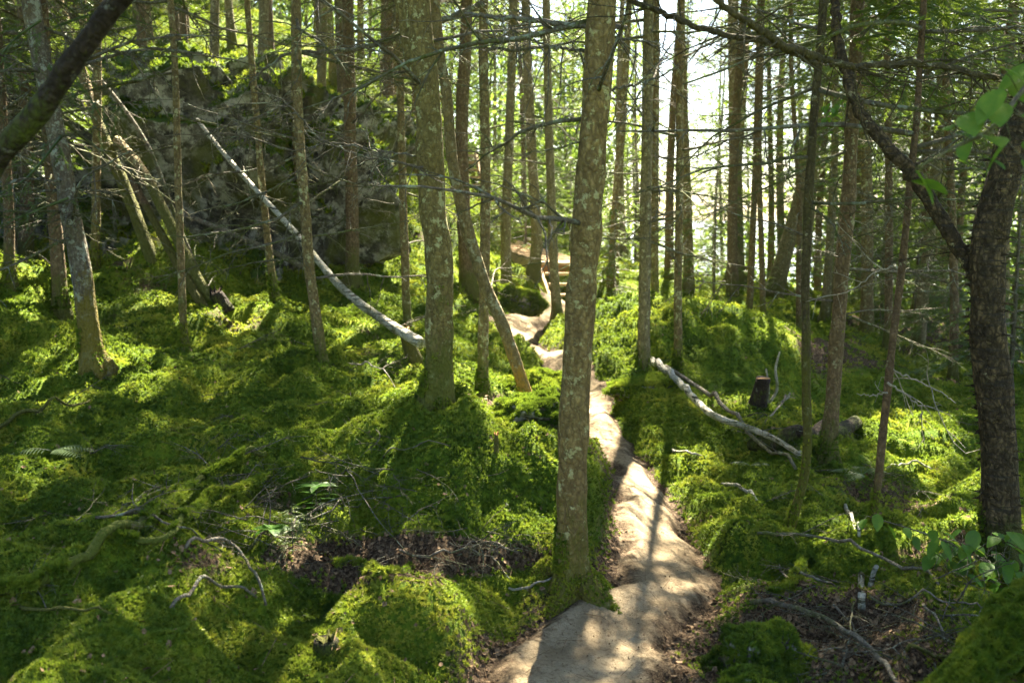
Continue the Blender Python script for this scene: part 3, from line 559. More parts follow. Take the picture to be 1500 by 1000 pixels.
def build_tree(row, idx):
    key, label, bx, by, D, wpx, path, bk, H, cstart, nb = row
    rs = np.random.default_rng(900+idx); base = P(bx, by, D); base[2] = gz(base[0], base[1]) if key != 'gap_far' else zfull(base[0:1], base[1:2])[0]
    pts = [base + np.array([0, 0, -.12]), base] + [P(a, b, D) for a, b in path]
    top = pts[-1]; dirv = pts[-1]-pts[-2]; dirv /= np.linalg.norm(dirv); z = top[2]; zt = base[2] + H
    leanf = dirv[:2]*.5
    while z < zt and key != 'birch':
        q = pts[-1] + np.array([leanf[0]*.9, leanf[1]*.9, .9]); leanf = leanf*.6; pts.append(q); z = q[2]
    if key == 'birch':
        for _ in range(4): pts.append(pts[-1] + np.array([.22, .1, .9]))
    pts = catmull(np.array(pts) - base, 14 if D < 7 else 7)
    seg = np.linalg.norm(np.diff(pts, axis=0), axis=1); arc = np.concatenate([[0], np.cumsum(seg)])
    step = .035 if D < 7 else .08; vis = min(arc[-1], 4.2 + .2*D); s1 = np.arange(0, vis, step); s2 = np.arange(vis, arc[-1], .35); S = np.concatenate([s1, s2, [arc[-1]]])
    pts = np.stack([np.interp(S, arc, pts[:, i]) for i in range(3)], -1)
    pts[:, 0] += .006*fbm(pts[:, 2]*2.5, pts[:, 2]*0, s=idx, o=2)*min(1, wpx/30); 
    r0 = wpx*math.hypot(D, .5)/FPX/2*.95
    tz = np.clip(pts[:, 2]/H, 0, 1); rad = r0*(1.06 - .95*tz**1.1); fl = {'main': .6, 'knoll': .5, 'birch': .35}.get(key, .65)
    rad = rad*(1 + fl*np.exp(-np.clip(pts[:, 2], 0, 9)/(r0*2.0)))
    sides = 40 if D < 6.5 and wpx > 40 else 20 if D < 8 else 12
    nl, ph = rs.integers(4, 7), rs.uniform(0, 6)
    def lobes(t, th):
        zz = pts[:, 2][:, None]; a = .42*np.exp(-np.clip(zz, 0, 9)/(r0*1.6))
        return 1 + a*(np.cos(nl*th + ph + .8*np.sin(th)))*.7
    root = thing('birch_tree' if key == 'birch' else 'spruce_tree', label, 'tree', tuple(base)); b = Buf()
    tv = tube(b, pts, rad, sides, .10 if D < 8 else .06, idx*7, 14 if key not in ('birch',) else 9, lobes=lobes)
    if D < 9.7: moss_tube(root, tv, sides, 1500 if wpx > 40 else 450, .0035+.0013*D, idx, lambda v, nn: np.exp(-np.clip(v[:, 2], 0, 9)/(.16 if key != 'left_big' else .25))*(v[:, 2] > -.03)*(fbm(v[:, 0]*9, v[:, 1]*9, v[:, 2]*6, s=4, o=2) > -.1*(1) + v[:, 2]*.8)*(1.2 - nn[:, 0]))
    trunk = link('trunk', b.mesh('trunk', BARK[bk]), root)
    if cstart > 0 and key not in ('birch',):
        off = pts[np.searchsorted(pts[:, 2], min(cstart+1.5, H-.5))]; h2 = H; v = crown_mesh(3000+idx, h2+.3, cstart, rs.uniform(1.25, 1.8), 118 if D < 12 else 96, world=base + off*np.array([1, 1, 0])); cr = link('crown', v, root, (off[0], off[1], 0))
    if nb: add_branches(root, pts, np.interp(np.arange(len(pts)), np.arange(len(pts)), rad), int(nb*2.6), .7 if D > 6 else 1.5, cstart+1.2, rs)
    return root, pts, rad
ROOTS = {}
for i, row in enumerate(TREES): ROOTS[row[0]] = build_tree(row, i)

# ------------------------------------------------------------------ the wood behind: full trees on shared shapes
def far_trunk(seed):
    rs = np.random.default_rng(seed); n = 26; z = np.linspace(-.3, 11, n); p = np.stack([.12*np.sin(z*.5+seed), .1*np.cos(z*.4+seed), z], -1); b = Buf()
    tube(b, p, (.085*(1.05-.9*np.clip(z, 0, 11)/11.3))*(1+.5*np.exp(-np.clip(z, 0, 9)/.2)), 9, .08, seed, 9); return b.mesh('trunk', BARK[['grey', 'brown', 'spruce'][seed % 3]])
FT = [far_trunk(i) for i in range(6)]
CROWN_HI = [crown_mesh(50+i, 11.3, 4.2, 1.5+.15*i, 70) for i in range(4)]
CROWN_LO = [crown_mesh(60+i, 11.3, 1.7, 1.6+.15*i, 105) for i in range(4)]
placed = [(ROOTS[k][0].location.x, ROOTS[k][0].location.y) for k in ROOTS]; nfar = 0; rs = np.random.default_rng(4242)
FARLAB = {
 'hill': ('slim spruce in the wood on the hillside behind the boulder', 'spruces on the hillside behind the boulder'),
 'step': ('slim spruce in the bright wood beyond the wooden steps', 'spruces beyond the wooden steps'),
 'lake': ('backlit spruce standing before the white glare of the lake', 'spruces before the lake glare'),
 'right': ('dim spruce in the dense thicket beyond the right flat', 'spruces beyond the right flat'),
}
tries = 0
while nfar < 175 and tries < 9000:
    tries += 1; y = rs.uniform(12.5, 44)**1.0; x = rs.uniform(-.62, .62)*y
    px, py = proj(np.array([x, y, 0.])); px = float(px)
    if any((x-a)**2 + (y-b)**2 < (1.05 if y < 24 else 1.6)**2 for a, b in placed): continue
    if y < 24 and 640 < px < 900: continue
    if y < 15.5 and px < 520: continue
    if 880 < px < 1180 and (rs.uniform() < .32 or y < 16): continue
    if zbase(np.array([x]), np.array([y]))[0] < -2.9: continue
    placed.append((x, y)); nfar += 1
    zone = 'hill' if px < 500 else 'step' if px < 900 else 'lake' if px < 1190 else 'right'
    lab, grp = FARLAB[zone]; t = thing('spruce_tree', lab, 'tree', (x, y, gz(x, y)), grp)
    s = rs.uniform(.55, 1.15) if y > 23 else 1.; t.scale = (s*rs.uniform(.7, 1.1),)*2 + (s*rs.uniform(.95, 1.15),); t.rotation_euler = (rs.uniform(-.03, .03), rs.uniform(-.03, .03), rs.uniform(0, 6.28))
    link('trunk', FT[rs.integers(0, 6)], t)
    low = rs.uniform() < {'hill': .35, 'step': .45, 'lake': .55, 'right': .75}[zone]
    if y > 23: link('crown', (CROWN_LO if low else CROWN_HI)[rs.integers(0, 4)], t)
    else: t.rotation_euler = (0, 0, 0); t.scale = (1, 1, 1); link('crown', crown_mesh(7000+nfar, 11.3, 3.0 if low else 4.4, rs.uniform(1.4, 1.9), 100, world=tuple(t.location)), t)
    if y < 26: add_branches(t, np.stack([0*np.linspace(0, 11, 40), 0*np.linspace(0, 11, 40), np.linspace(0, 11, 40)], -1), np.full(40, .08), 7, 1, 4.5, rs, .5, 1.3)
# the wood farthest off, one green mass of crowns
M_FAR = leafmat('far_foliage', [(.06,.12,.03), (.13,.22,.04), (.25,.32,.05)], .6, .35, .02)
rs = np.random.default_rng(99); VV, FF, off = [], [], 0
quad = np.array([(-.5,-.3,0),(.1,-.5,.1),(.6,0,-.1),(.1,.5,.12),(-.5,.3,.05)]); qf = np.array([(0,1,2),(0,2,3),(0,3,4)])
for k in range(250):
    y = rs.uniform(30, 52); x = rs.uniform(-.75, .75)*y; px = 750 + FPX*x/y
    if 860 < px < 1200 and rs.uniform() < .72: continue
    g = float(zbase(np.array([x]), np.array([y]))[0])
    if g < -3.0 : y = rs.uniform(23, 30); x = (px-750)/FPX*y; g = float(zbase(np.array([x]), np.array([y]))[0])
    broad = rs.uniform() < .3; Hh = rs.uniform(3, 7) if broad else rs.uniform(8, 13); n = 1900
    t_ = rs.uniform(0, 1, n); zz = (.4 + (Hh-.4)*t_); Rr = (1.9*np.sqrt(np.clip(1-(2*t_-1)**2, 0, 1)) if broad else 1.8*(1-t_)**.8 + .15); aa = rs.uniform(0, 6.28, n)
    lump_ = 1 + .45*vnoise(aa*1.3, zz*1.1, s=k); rr = Rr*lump_*np.sqrt(rs.uniform(.1, 1, n))
    p = np.stack([x+rr*np.cos(aa), y+rr*np.sin(aa), g+zz - (0 if broad else .25)*rr], -1)
    keep = vnoise(p[:, 0]*1.6, p[:, 1]*1.6, p[:, 2]*1.9, s=3) > -.25; p = p[keep]; nn = rs.normal(0, 1, (len(p), 3)); nn[:, 2] += .5; nn /= np.linalg.norm(nn, axis=1)[:, None]
    V, F = scatter(p, nn, rs.uniform(.05, .13, len(p)), (quad, qf), rs, .3); VV.append(V); FF.append(F+off); off += len(V)
link('far_wood', mesh_np('far_wood', np.concatenate(VV), np.concatenate(FF), M_FAR, False), kind='stuff', label='hazy bright green mass of far woodland behind the trunks')
# unseen spruces added beside and behind the view to block sky light
for k, (x, y, h0, lab) in enumerate([(-3.6, 2.6, 1.0, 'unseen dense spruce added beside the near left mossy bank to block sky light'), (-5.6, 4.6, 1.2, 'unseen dense spruce added further up the near left bank to block sky light'), (3.7, 2.2, 1.0, 'unseen dense spruce added behind the mossy corner root to block sky light'), (5.2, 4.8, 1.3, 'unseen dense spruce added beyond the dark birch to block sky light'), (-1.8, -2.6, 1.6, 'unseen spruce added left of the path behind the viewpoint to block sky light'), (2.4, -2.8, 1.6, 'unseen spruce added right of the path behind the viewpoint to block sky light')]):
    t = thing('spruce_tree', lab, 'tree', (x, y, gz(x, y))); link('trunk', FT[k], t); link('crown', crown_mesh(8000+k, 11.3, h0, 1.7, 130, world=(x, y, gz(x, y))), t)
# young spruces low among the trunks
CROWN_YOUNG = [crown_mesh(70+i, 1.6, .12, .62, 34, sl=.2) for i in range(3)]
bt = Buf(); tube(bt, np.array([(0,0,-.05),(0,0,.8),(0,0,1.6)]), [.02,.014,.004], 5); YT = bt.mesh('trunk', BARK['twig'])
YOUNG = [(1045,450,17,1.4,'bushy young spruce on the bank crest before the lake'),(900,420,16,1.2,'young spruce right of the lower wooden steps'),(770,330,19.5,1.5,'young spruce behind the boardwalk between grey trunks'),(835,345,21,1.4,'young spruce on the slope above the landing'),
 (1005,430,19,1.1,'small spruce left of the bank crest thicket'),(1290,480,17,1.7,'bushy young spruce in the right thicket behind the thin dark trunk'),(1340,470,15,1.6,'young spruce between the rust brown trunk and the birch'),(1180,450,19,1.5,'young spruce behind the slender far trunk'),(560,300,19,1.3,'young spruce above the green slope behind'),
 (430,845,4.02,.14,'tiny spruce seedling beside the dead leaves in the front hollow'),(930,400,22,1.7,'young spruce left of the pale grey trunk'),(1430,520,13,1.8,'young spruce in shade left of the birch top'),(20,330,10.5,1.6,'dark young spruce at the far left slope'),(1480,560,10.5,1.5,'young spruce behind the big birch')]
for px, py, D, s, lab in YOUNG:
    p = P(px, py, D); t = thing('young_spruce', lab, 'tree', (p[0], p[1], gz(p[0], p[1]))); t.scale = (s, s, s); t.rotation_euler[2] = px
    link('trunk', YT, t); link('crown', CROWN_YOUNG[px % 3], t)

# ------------------------------------------------------------------ parts that belong to single trees
root, pts, rad = ROOTS['main']
for az, l, r in ((-.75, .34, .05), (.3, .22, .035), (-2.3, .2, .05), (2.6, .25, .035)):
    b = Buf(); t = np.linspace(0, 1, 12); d = np.array([math.cos(az), math.sin(az)]); c = root.location
    q = np.array([(d[0]*(.05+l*k), d[1]*(.05+l*k), 0) for k in t]); q[:, 2] = [.10*(1-k)**1.4 + gz(c.x+a[0], c.y+a[1]) - c.z - .02 - .07*k*k for k, a in zip(t, q)]
    rv = tube(b, q, r*(1.2-.8*t), 14, .22, 5, 16); moss_tube(root, rv, 14, 500, .009, 5, lambda v, nn: np.clip(nn[:, 2]+.2, 0, 1)); link('root', b.mesh('root', BARK['spruce_gold']), root)
def px_branch(root, pix, D, w0, w1, mat='twig', twigs=10, seed=0, dd=0., name='branch'):
    """a limb drawn through those pixels at depth D, with its side twigs, as a part of its tree"""
    rs = np.random.default_rng(seed); q = catmull([P(a, b, D+dd*i/(len(pix)-1)) for i, (a, b) in enumerate(pix)], 8); n = len(q); q[1:-1] += rs.normal(0, .004, (n-2, 3)); b = Buf()
    c = np.array(root.location) if root is not None else np.zeros(3); q = q - c
    tube(b, q, np.linspace(w0, w1, n)*D/FPX/2, 8, .12, seed, 20)
    for k in range(twigs):
        i = rs.integers(2, n-1); dv = q[i]-q[i-1]; dv /= np.linalg.norm(dv); e = dv*.5 + rs.normal(0, .55, 3) + np.array([0, 0, -.35]); e /= np.linalg.norm(e); l = rs.uniform(.12, .42); m = 6; tw = [q[i]]
        for _ in range(m-1): e = e + rs.normal(0, .13, 3); e /= np.linalg.norm(e); tw.append(tw[-1] + e*l/(m-1))
        tube(b, tw, np.linspace(.0035, .0014, m), 4, cap=False)
        for _ in range(3):
            j = rs.integers(1, m); g = e + rs.normal(0, .6, 3); g /= np.linalg.norm(g); tube(b, [tw[j], tw[j]+g*l*.18, tw[j]+g*l*.34+np.array([0, 0, -.01])], [.0016, .0012, .001], 3, cap=False)
    return link(name, b.mesh(name, BARK[mat]), root)
px_branch(root, [(862,38),(820,36),(770,28),(720,24),(680,20)], 4.15, 9, 5, seed=1, twigs=8); px_branch(root, [(864,75),(825,72),(795,66),(765,52),(745,40)], 4.2, 5, 2, seed=2, twigs=9)
px_branch(root, [(890,36),(918,41)], 4.15, 9, 6, seed=3, twigs=1); px_branch(root, [(885,133),(920,126),(955,116),(995,98)], 4.3, 5, 2, seed=4, twigs=6); px_branch(root, [(892,54),(925,58),(960,66),(985,82)], 4.3, 4, 2, seed=5, twigs=6)
r2 = ROOTS['rim'][0]; px_branch(r2, [(708,4),(680,18),(640,34),(590,52),(545,66),(480,76),(430,78),(390,100),(365,125)], 7.1, 10, 3, seed=6, twigs=34)
r3 = ROOTS['knoll'][0]; px_branch(r3, [(636,150),(612,100),(600,50),(588,-20),(575,-80)], 5.35, 28, 22, 'spruce_moss', 5, seed=7, name='limb')
px_branch(r3, [(613,228),(560,222),(520,212),(470,205),(430,160),(400,140)], 5.3, 3, 2, seed=8, twigs=18); px_branch(r3, [(620,245),(560,235),(500,218),(450,190)], 5.2, 4, 1.5, seed=9, twigs=18)
r4 = ROOTS['right_hook'][0]; px_branch(r4, [(1192,82),(1140,62),(1105,38),(1070,15),(1030,-15)], 3.4, 13, 8, 'dark_moss', 12, seed=10, dd=-.2); px_branch(r4, [(1196,95),(1130,62),(1060,52),(1000,32),(940,8),(905,-8)], 3.6, 10, 8, 'dark_moss', 16, seed=11, dd=-.1)
px_branch(r4, [(1192,82),(1240,96),(1300,94),(1370,96),(1440,110),(1510,118)], 3.5, 11, 8, 'dark_moss', 30, seed=12)
px_branch(ROOTS['right_d'][0], [(1302,540),(1330,552),(1370,570),(1400,590)], 5, 3, 1.2, 'bleached', 4, seed=13); px_branch(ROOTS['right_d'][0], [(1300,560),(1330,580),(1350,600),(1345,620)], 4.9, 3.4, 1, 'bleached', 3, seed=14); px_branch(ROOTS['right_d'][0], [(1300,575),(1280,578),(1255,576)], 4.9, 3, 1, 'bleached', 1, seed=15)
px_branch(ROOTS['right_d'][0], [(1308,390),(1280,400),(1250,425)], 5, 3, 1.5, 'bleached', 4, seed=16)
rb = ROOTS['birch'][0]; px_branch(rb, [(1440,420),(1422,388),(1390,340),(1340,262),(1298,215),(1262,165),(1240,110),(1228,60),(1222,-10)], 4.45, 26, 14, 'birch_dark', 8, seed=17, dd=.3, name='limb')
# curls of peeling bark on the birch
_, bp2, br2 = ROOTS['birch']; bb = Buf(); rs = np.random.default_rng(5)
for k in range(420):
    i = rs.integers(4, min(len(bp2)-30, 85)); az = rs.uniform(1.6, 5.2); c = bp2[i]; r = br2[i]*.99; w_ = rs.uniform(.002, .008); h_ = rs.uniform(.003, .012); q = []
    for s_k in range(4):
        a0 = az + s_k*.09; o0 = r + s_k**1.6*w_; hh_ = h_*(1 - s_k*.27)*rs.uniform(.7, 1.3); dz = rs.normal(0, .003)
        q += [[c[0]+math.cos(a0)*o0, c[1]+math.sin(a0)*o0, c[2]-hh_+dz], [c[0]+math.cos(a0)*o0, c[1]+math.sin(a0)*o0, c[2]+hh_+dz]]
    bb.add(q, [(0, 1, 3, 2), (2, 3, 5, 4), (4, 5, 7, 6)])
link('peeling_bark', bb.mesh('peeling_bark', BARK['birch_dark'], False), rb, kind='stuff')

# live dark boughs hanging into the top of the view, on the right hand trees
def bough(root, pix, D, seed, n=34, sl=.17, dd=0.):
    rs = np.random.default_rng(seed); q = catmull([P(a, b, D+dd*i/(len(pix)-1)) for i, (a, b) in enumerate(pix)], 6) - np.array(root.location); b = Buf(); tube(b, q, np.linspace(.009, .003, len(q)), 5)
    TV, FF_, off = [], [], 0
    for k in range(n):
        i = rs.integers(1, len(q)); dv = q[i]-q[i-1]; dv /= np.linalg.norm(dv); e = dv*rs.uniform(.2, .9) + rs.normal(0, .5, 3)*np.array([1, 1, .5]) + np.array([0, 0, -.3]); e /= np.linalg.norm(e); Y = np.cross([0, 0, 1.], e); Y /= np.linalg.norm(Y); Z = np.cross(e, Y); s = sl*rs.uniform(.6, 1.4)
        o = q[i] + rs.normal(0, .04, 3); V = o + s*(SPRIG[0][0][:, 0:1]*e + SPRIG[0][0][:, 1:2]*Y + SPRIG[0][0][:, 2:3]*Z); TV.append(V); FF_.append(SPRIG[0][1]+off); off += len(V)
    TV = np.concatenate(TV); FF_ = np.concatenate(FF_); bv = np.concatenate(b.V)
    me = mesh_np('bough', np.concatenate([TV, bv]), [FF_] + [np.concatenate(f)+len(TV) for f in b.F.values()], M_NEEDLE, False); return link('bough', me, root)
rc = ROOTS['right_c'][0]
for k, (pix, D) in enumerate([([(1250,20),(1320,10),(1400,30)],5.5),([(1250,60),(1330,50),(1420,90)],5.8),([(1250,95),(1300,120),(1370,135)],5.6),([(1255,0),(1310,-10),(1380,10)],6),([(1245,50),(1190,30),(1120,20)],6.2),([(1250,120),(1350,140),(1440,160)],6.4),([(1250,-30),(1330,-20),(1450,20)],5.2),([(1252,30),(1350,60),(1460,50)],6.8)]):
    bough(rc, pix, D, 40+k, 46)
for k, (pix, D) in enumerate([([(60,30),(20,60),(-20,110)],6.4),([(70,100),(120,130),(160,190)],6.3),([(80,40),(150,20),(230,40)],6.6),([(90,200),(40,260),(-10,290)],6.2),([(100,290),(50,310),(0,330)],6.2)]):
    bough(ROOTS['left_big'][0], pix, D, 60+k, 26, .13)

# ------------------------------------------------------------------ leaning and fallen stems
def pole(name, label, cat, pix, w0, w1, mat, seed=0, lift=0., twigs=0, group=None, rough=.1, ends=None, brs=0):
    """a stem through (px, py, depth) points"""
    q = catmull([P(a, b, d) + np.array([0, 0, lift]) for a, b, d in pix], 12); c = q.mean(0); b = Buf(); n = len(q); Dm = np.mean([p[2] for p in pix])
    q2 = q - c; tube(b, q2, np.linspace(w0*pix[0][2], w1*pix[-1][2], n)/FPX/2, 12, rough, seed, 12)
    t = thing(name, label, cat, tuple(c), group); link('stem', b.mesh('stem', BARK[mat]), t)
    if mat == 'mossy_wood': moss_tube(t, b.V[0], 12, 9000, .012, seed, lambda v, nn: np.clip(nn[:, 2]+.5, 0, 1))
    rs = np.random.default_rng(seed)
    for k in range(brs):
        i = rs.integers(2, n-1); o = link('branch', DEAD[rs.integers(0, len(DEAD))], t, tuple(q2[i])); s = rs.uniform(.2, .65); o.scale = (s,)*3; o.rotation_euler = (rs.uniform(-1, 1), rs.uniform(-1.1, .4), rs.uniform(0, 6.28))
    return t
pole('fallen_birch', 'long white birch pole leaning down from the boulder top to the knoll', 'fallen tree', [(288,180,10.4),(340,245,9.8),(430,345,8.8),(500,428,8.0),(560,475,7.5),(618,512,7.0)], 5, 17, 'birch', 1, .04, brs=8)
pole('fallen_pole', 'thin bare pole slanting down against the boulder face', 'fallen tree', [(272,322,11),(330,345,10.9),(392,372,10.7),(445,398,10.6)], 7, 9, 'dead', 2, .05, brs=4)
pole('leaning_snag', 'speckled dead trunk leaning left out of the sunlit moss', 'dead tree', [(240,442,9.5),(215,360,9.6),(185,280,9.8),(150,195,10),(118,100,10.3),(82,-10,10.6)], 20, 13, 'spruce', 3, 0, brs=9)
pole('leaning_snag', 'dead trunk with bare sunlit wood leaning from the dark stump hollow', 'dead tree', [(326,466,9),(290,410,9.1),(250,330,9.3),(212,255,9.6),(172,205,10)], 18, 13, 'spruce', 4, 0, brs=10)
pole('leaning_snag', 'orange broken dead trunk just under the longer leaning one', 'dead tree', [(303,458,8.9),(268,400,9.1),(232,335,9.3),(205,285,9.5),(192,262,9.6)], 16, 8, 'rust', 5, 0, brs=5)
pole('leaning_snag', 'thin grey dead stem crossing before the boulder to the left', 'dead tree', [(318,460,9.3),(262,330,9.6),(215,210,9.9),(150,120,10.2),(90,60,10.4)], 6, 5, 'twig', 6, 0, brs=7)
pole('leaning_tree', 'very dark thick trunk slanting across the upper left corner', 'tree', [(-150,420,2.7),(-40,290,2.65),(0,228,2.6),(60,160,2.55),(110,85,2.5),(178,-5,2.45),(240,-90,2.4)], 36, 29, 'dark', 7, 0, rough=.14, brs=0)
pole('mossy_root', 'thick moss covered root rising out of the bottom right corner', 'root', [(1360,1030,2.8),(1420,970,2.9),(1470,915,3.0),(1530,860,3.1)], 60, 90, 'mossy_wood', 11, -.05, rough=.25)
def lay(name, label, cat, pix, r0, r1, mat, seed=0, lift=.01, arch=0., group=None, brs=0, sides=8, cut=False):
    """a stick resting on the ground along those pixels"""
    g = np.array([at(a, b) for a, b in pix]); q = catmull(g, 6 if len(pix) < 7 else 12); n = len(q); t = np.linspace(0, 1, n)
    q[:, 2] = .5*q[:, 2] + .5*np.linspace(q[0, 2], q[-1, 2], n); q[:, 2] = np.maximum(q[:, 2], zfull(q[:, 0], q[:, 1])) + lift + r0*.6 + arch*np.sin(np.pi*t); c = q.mean(0); b = Buf()
    tube(b, q-c, np.linspace(r0, r1, n), sides, .15, seed, 25); me = b.mesh('stick', BARK[mat])
    if not brs and mat != 'mossy_wood': return thing(name, label, cat, tuple(c), group, me)
    o = thing(name, label, cat, tuple(c), group); link('stem', me, o); rs = np.random.default_rng(seed)
    if mat == 'mossy_wood': moss_tube(o, b.V[0], sides, int(1500*np.linalg.norm(q[-1]-q[0])), .013, seed, lambda v, nn: np.clip(nn[:, 2]+.6, 0, 1)*(fbm(v[:, 0]*5, v[:, 1]*5, s=3, o=2) > -.35)); rs = np.random.default_rng(seed)
    for k in range(brs):
        i = rs.integers(1, n-1); z = link('twig', DEAD[rs.integers(0, len(DEAD))], o, tuple((q-c)[i])); s = rs.uniform(.12, .4); z.scale = (s,)*3; z.rotation_euler = (rs.uniform(-1, 1), rs.uniform(-.6, .1), rs.uniform(0, 6.28))
    return o
lay('mossy_branch', 'long moss wrapped branch lying across the left foreground', 'branch', [(-10,882),(75,862),(150,815),(225,775),(290,735),(345,690),(390,678)], .02, .012, 'mossy_wood', 1, .02, .03, brs=5)
lay('mossy_branch', 'shorter moss wrapped branch parallel below the long one', 'branch', [(170,800),(230,820),(262,800),(300,775),(350,735),(400,700)], .014, .008, 'mossy_wood', 2, .02, .04, brs=3)
STK = [
 ('slim bare stick bridging the left hollow towards the leafy seedling', [(360,816),(410,800),(459,786),(500,758),(530,745)], .006,.003,'twig',.06,1),
 ('arched brown stick ending beside the small pale seedling', [(272,813),(310,812),(345,828),(370,855),(390,892)], .007,.005,'dead',.06,0),
 ('bowed stick resting on the bright front moss hump', [(251,898),(290,885),(325,883),(377,898)], .007,.005,'dead',.05,0),
 ('dark stick in the deep shade of the lower left corner', [(30,895),(70,915),(110,912),(165,912)], .006,.004,'brown',.03,1),
 ('dark straight stick pointing at the gnarled grey trunk foot', [(-10,640),(40,622),(90,606),(132,592)], .012,.006,'brown',.05,2),
 ('thin grey stick standing out of the left moss slope', [(140,765),(200,775),(260,800),(330,815)], .006,.003,'twig',.07,2),
 ('pale stick lying over dead leaves in the front hollow', [(585,815),(640,822),(700,805),(760,812)], .006,.004,'dead',.02,2),
 ('curved pale root looping out beneath the main spruce', [(745,868),(790,868),(815,858),(827,840)], .006,.004,'bleached',.03,0),
 ('thin stick rising left of the curled leaves in the hollow', [(500,700),(520,740),(560,800),(620,835)], .004,.002,'twig',.10,1),
 ('mossy yellow stick crossing the centre of the hollow', [(490,830),(530,842),(560,850),(600,838)], .01,.006,'mossy_wood',.02,0),
 ('long brown stick running over the sunlit moss right of the path', [(1109,786),(1184,810),(1275,837),(1374,866)], .009,.006,'dead',.05,2),
 ('long crooked root snaking through the right litter', [(1100,885),(1129,895),(1204,935),(1252,949),(1285,975),(1316,1010)], .012,.008,'dead',.03,2),
 ('straight thin stick lying towards the birch foot', [(1272,888),(1340,893),(1400,897),(1459,901)], .005,.003,'dead',.03,2),
 ('dark stick near the mossy corner root', [(1296,976),(1350,968),(1402,966)], .008,.005,'brown',.02,2),
 ('mossy forked twig beside the mossy rock', [(1130,875),(1160,862),(1175,840),(1185,822)], .009,.006,'mossy_wood',.02,0),
 ('crooked pale twig in the middle of the right litter', [(1220,895),(1235,915),(1255,940)], .005,.003,'dead',.03,1),
 ('dark twig leaning over the right litter', [(1355,890),(1352,910),(1375,935),(1385,950)], .006,.004,'dead',.04,0),
 ('grey stick in shade behind the hooked trunk foot', [(1142,840),(1190,858),(1240,862)], .006,.004,'twig',.03,1),
 ('dry brushy twig on the sunlit slope left of the knoll trunk', [(510,535),(540,548),(565,560),(580,572)], .007,.003,'bleached',.06,5),
 ('thin dead twig at the knoll foot left of the broad trunk', [(560,680),(600,672),(660,660)], .004,.002,'twig',.04,1),
 ('brown stick in the shaded dip under the bank crest', [(1120,625),(1150,600),(1165,585)], .008,.004,'dead',.08,2),
 ('fine stick among sunlit litter left of the main spruce', [(690,812),(720,835),(748,858)], .004,.003,'dead',.02,0),
]
for k, (lab, pix, a, b_, m, ar, br) in enumerate(STK): lay('stick', lab, 'stick', pix, a, b_, m, 200+k, .006, ar, brs=br)
lay('fallen_log', 'dark broken log on the ground behind the hooked slim trunk', 'log', [(1100,666),(1150,652),(1200,642),(1252,632)], .04, .055, 'dark', 10, .03, brs=5, sides=14)
lay('fallen_birch', 'forked white birch stem lying down the bank to the right flat', 'fallen tree', [(955,538),(985,568),(1012,606),(1045,642),(1092,664),(1135,672),(1172,680)], .030, .016, 'birch', 8, .04, .06, brs=5, sides=14)
lay('fallen_pole', 'thin grey pole beside the forked white birch stem', 'fallen tree', [(975,545),(1020,590),(1060,625),(1100,668),(1165,705)], .018, .011, 'dead', 9, .04, .08, brs=5)
BST = [('short white birch stick beside the path edge moss', [(1058,711),(1082,722),(1108,736)], .012), ('short upright white birch stub in the right litter', [(1262,896),(1262,875),(1261,852)], .017), ('pinkish white birch piece leaning on the upright stub', [(1274,862),(1279,848),(1284,836)], .013),
       ('grey birch stick lying between the hooked and rust brown trunks', [(1238,745),(1248,770),(1258,792)], .011), ('white twig end on the moss behind the hooked trunk', [(1300,690),(1330,691),(1365,688)], .008), ('bleached stick lying right of the path bend', [(985,662),(1005,668),(1030,672)], .009)]
for k, (lab, pix, r) in enumerate(BST): lay('birch_stick', lab, 'stick', pix, r, r*.8, 'birch', 300+k, .0, .03 if k not in (1, 2) else .0)
# random small sticks, alike
rs = np.random.default_rng(77)
TW = [(rs.uniform(380, 760), rs.uniform(770, 850)) for _ in range(26)] + [(rs.uniform(1090, 1420), rs.uniform(850, 985)) for _ in range(38)] + [(rs.uniform(1080, 1400), rs.uniform(600, 760)) for _ in range(22)] + [(rs.uniform(0, 560), rs.uniform(480, 800)) for _ in range(34)] + [(rs.uniform(300, 640), rs.uniform(690, 800)) for _ in range(60)] + [(rs.uniform(0, 260), rs.uniform(250, 420)) for _ in range(26)]
for k, (a, b_) in enumerate(TW):
    g = at(a, b_); o = thing('twig', 'thin dry forked twig lying loose among other twigs on the forest floor', 'twig', (g[0], g[1], g[2]+.015), 'loose twigs on the forest floor', DEAD[k % 14]); s = rs.uniform(.16, .5); o.scale = (s,)*3; o.rotation_euler = (rs.uniform(-.5, .5), rs.uniform(-.25, .05), rs.uniform(0, 6.28))

# ------------------------------------------------------------------ rocks, stumps
def lump(r, seed, n=48, amp=.18, flat=1., fr=1.6, sq=.0):
    u = np.linspace(0, np.pi, n); v = np.linspace(0, 2*np.pi, 2*n, endpoint=False); U, Vv = np.meshgrid(u, v, indexing='ij')
    d = np.stack([np.sin(U)*np.cos(Vv), np.sin(U)*np.sin(Vv), np.cos(U)], -1)
    if sq: e = np.sign(d)*np.abs(d)**sq; d = e
    k = 1 + amp*fbm(d[..., 0]*fr+seed, d[..., 1]*fr, d[..., 2]*fr, s=seed, o=5); p = d*k[..., None]*np.array(r)
    m = 2*n; i = np.arange(n-1)[:, None]*m; j = np.arange(m)[None]; F = np.stack([i+j, i+m+j, i+m+(j+1) % m, i+(j+1) % m], -1).reshape(-1, 4)
    return p.reshape(-1, 3), F
def vnorm(V, F):
    n = np.cross(V[F[:, 2]]-V[F[:, 0]], V[F[:, 3]]-V[F[:, 1]]); return V[F].mean(1), n
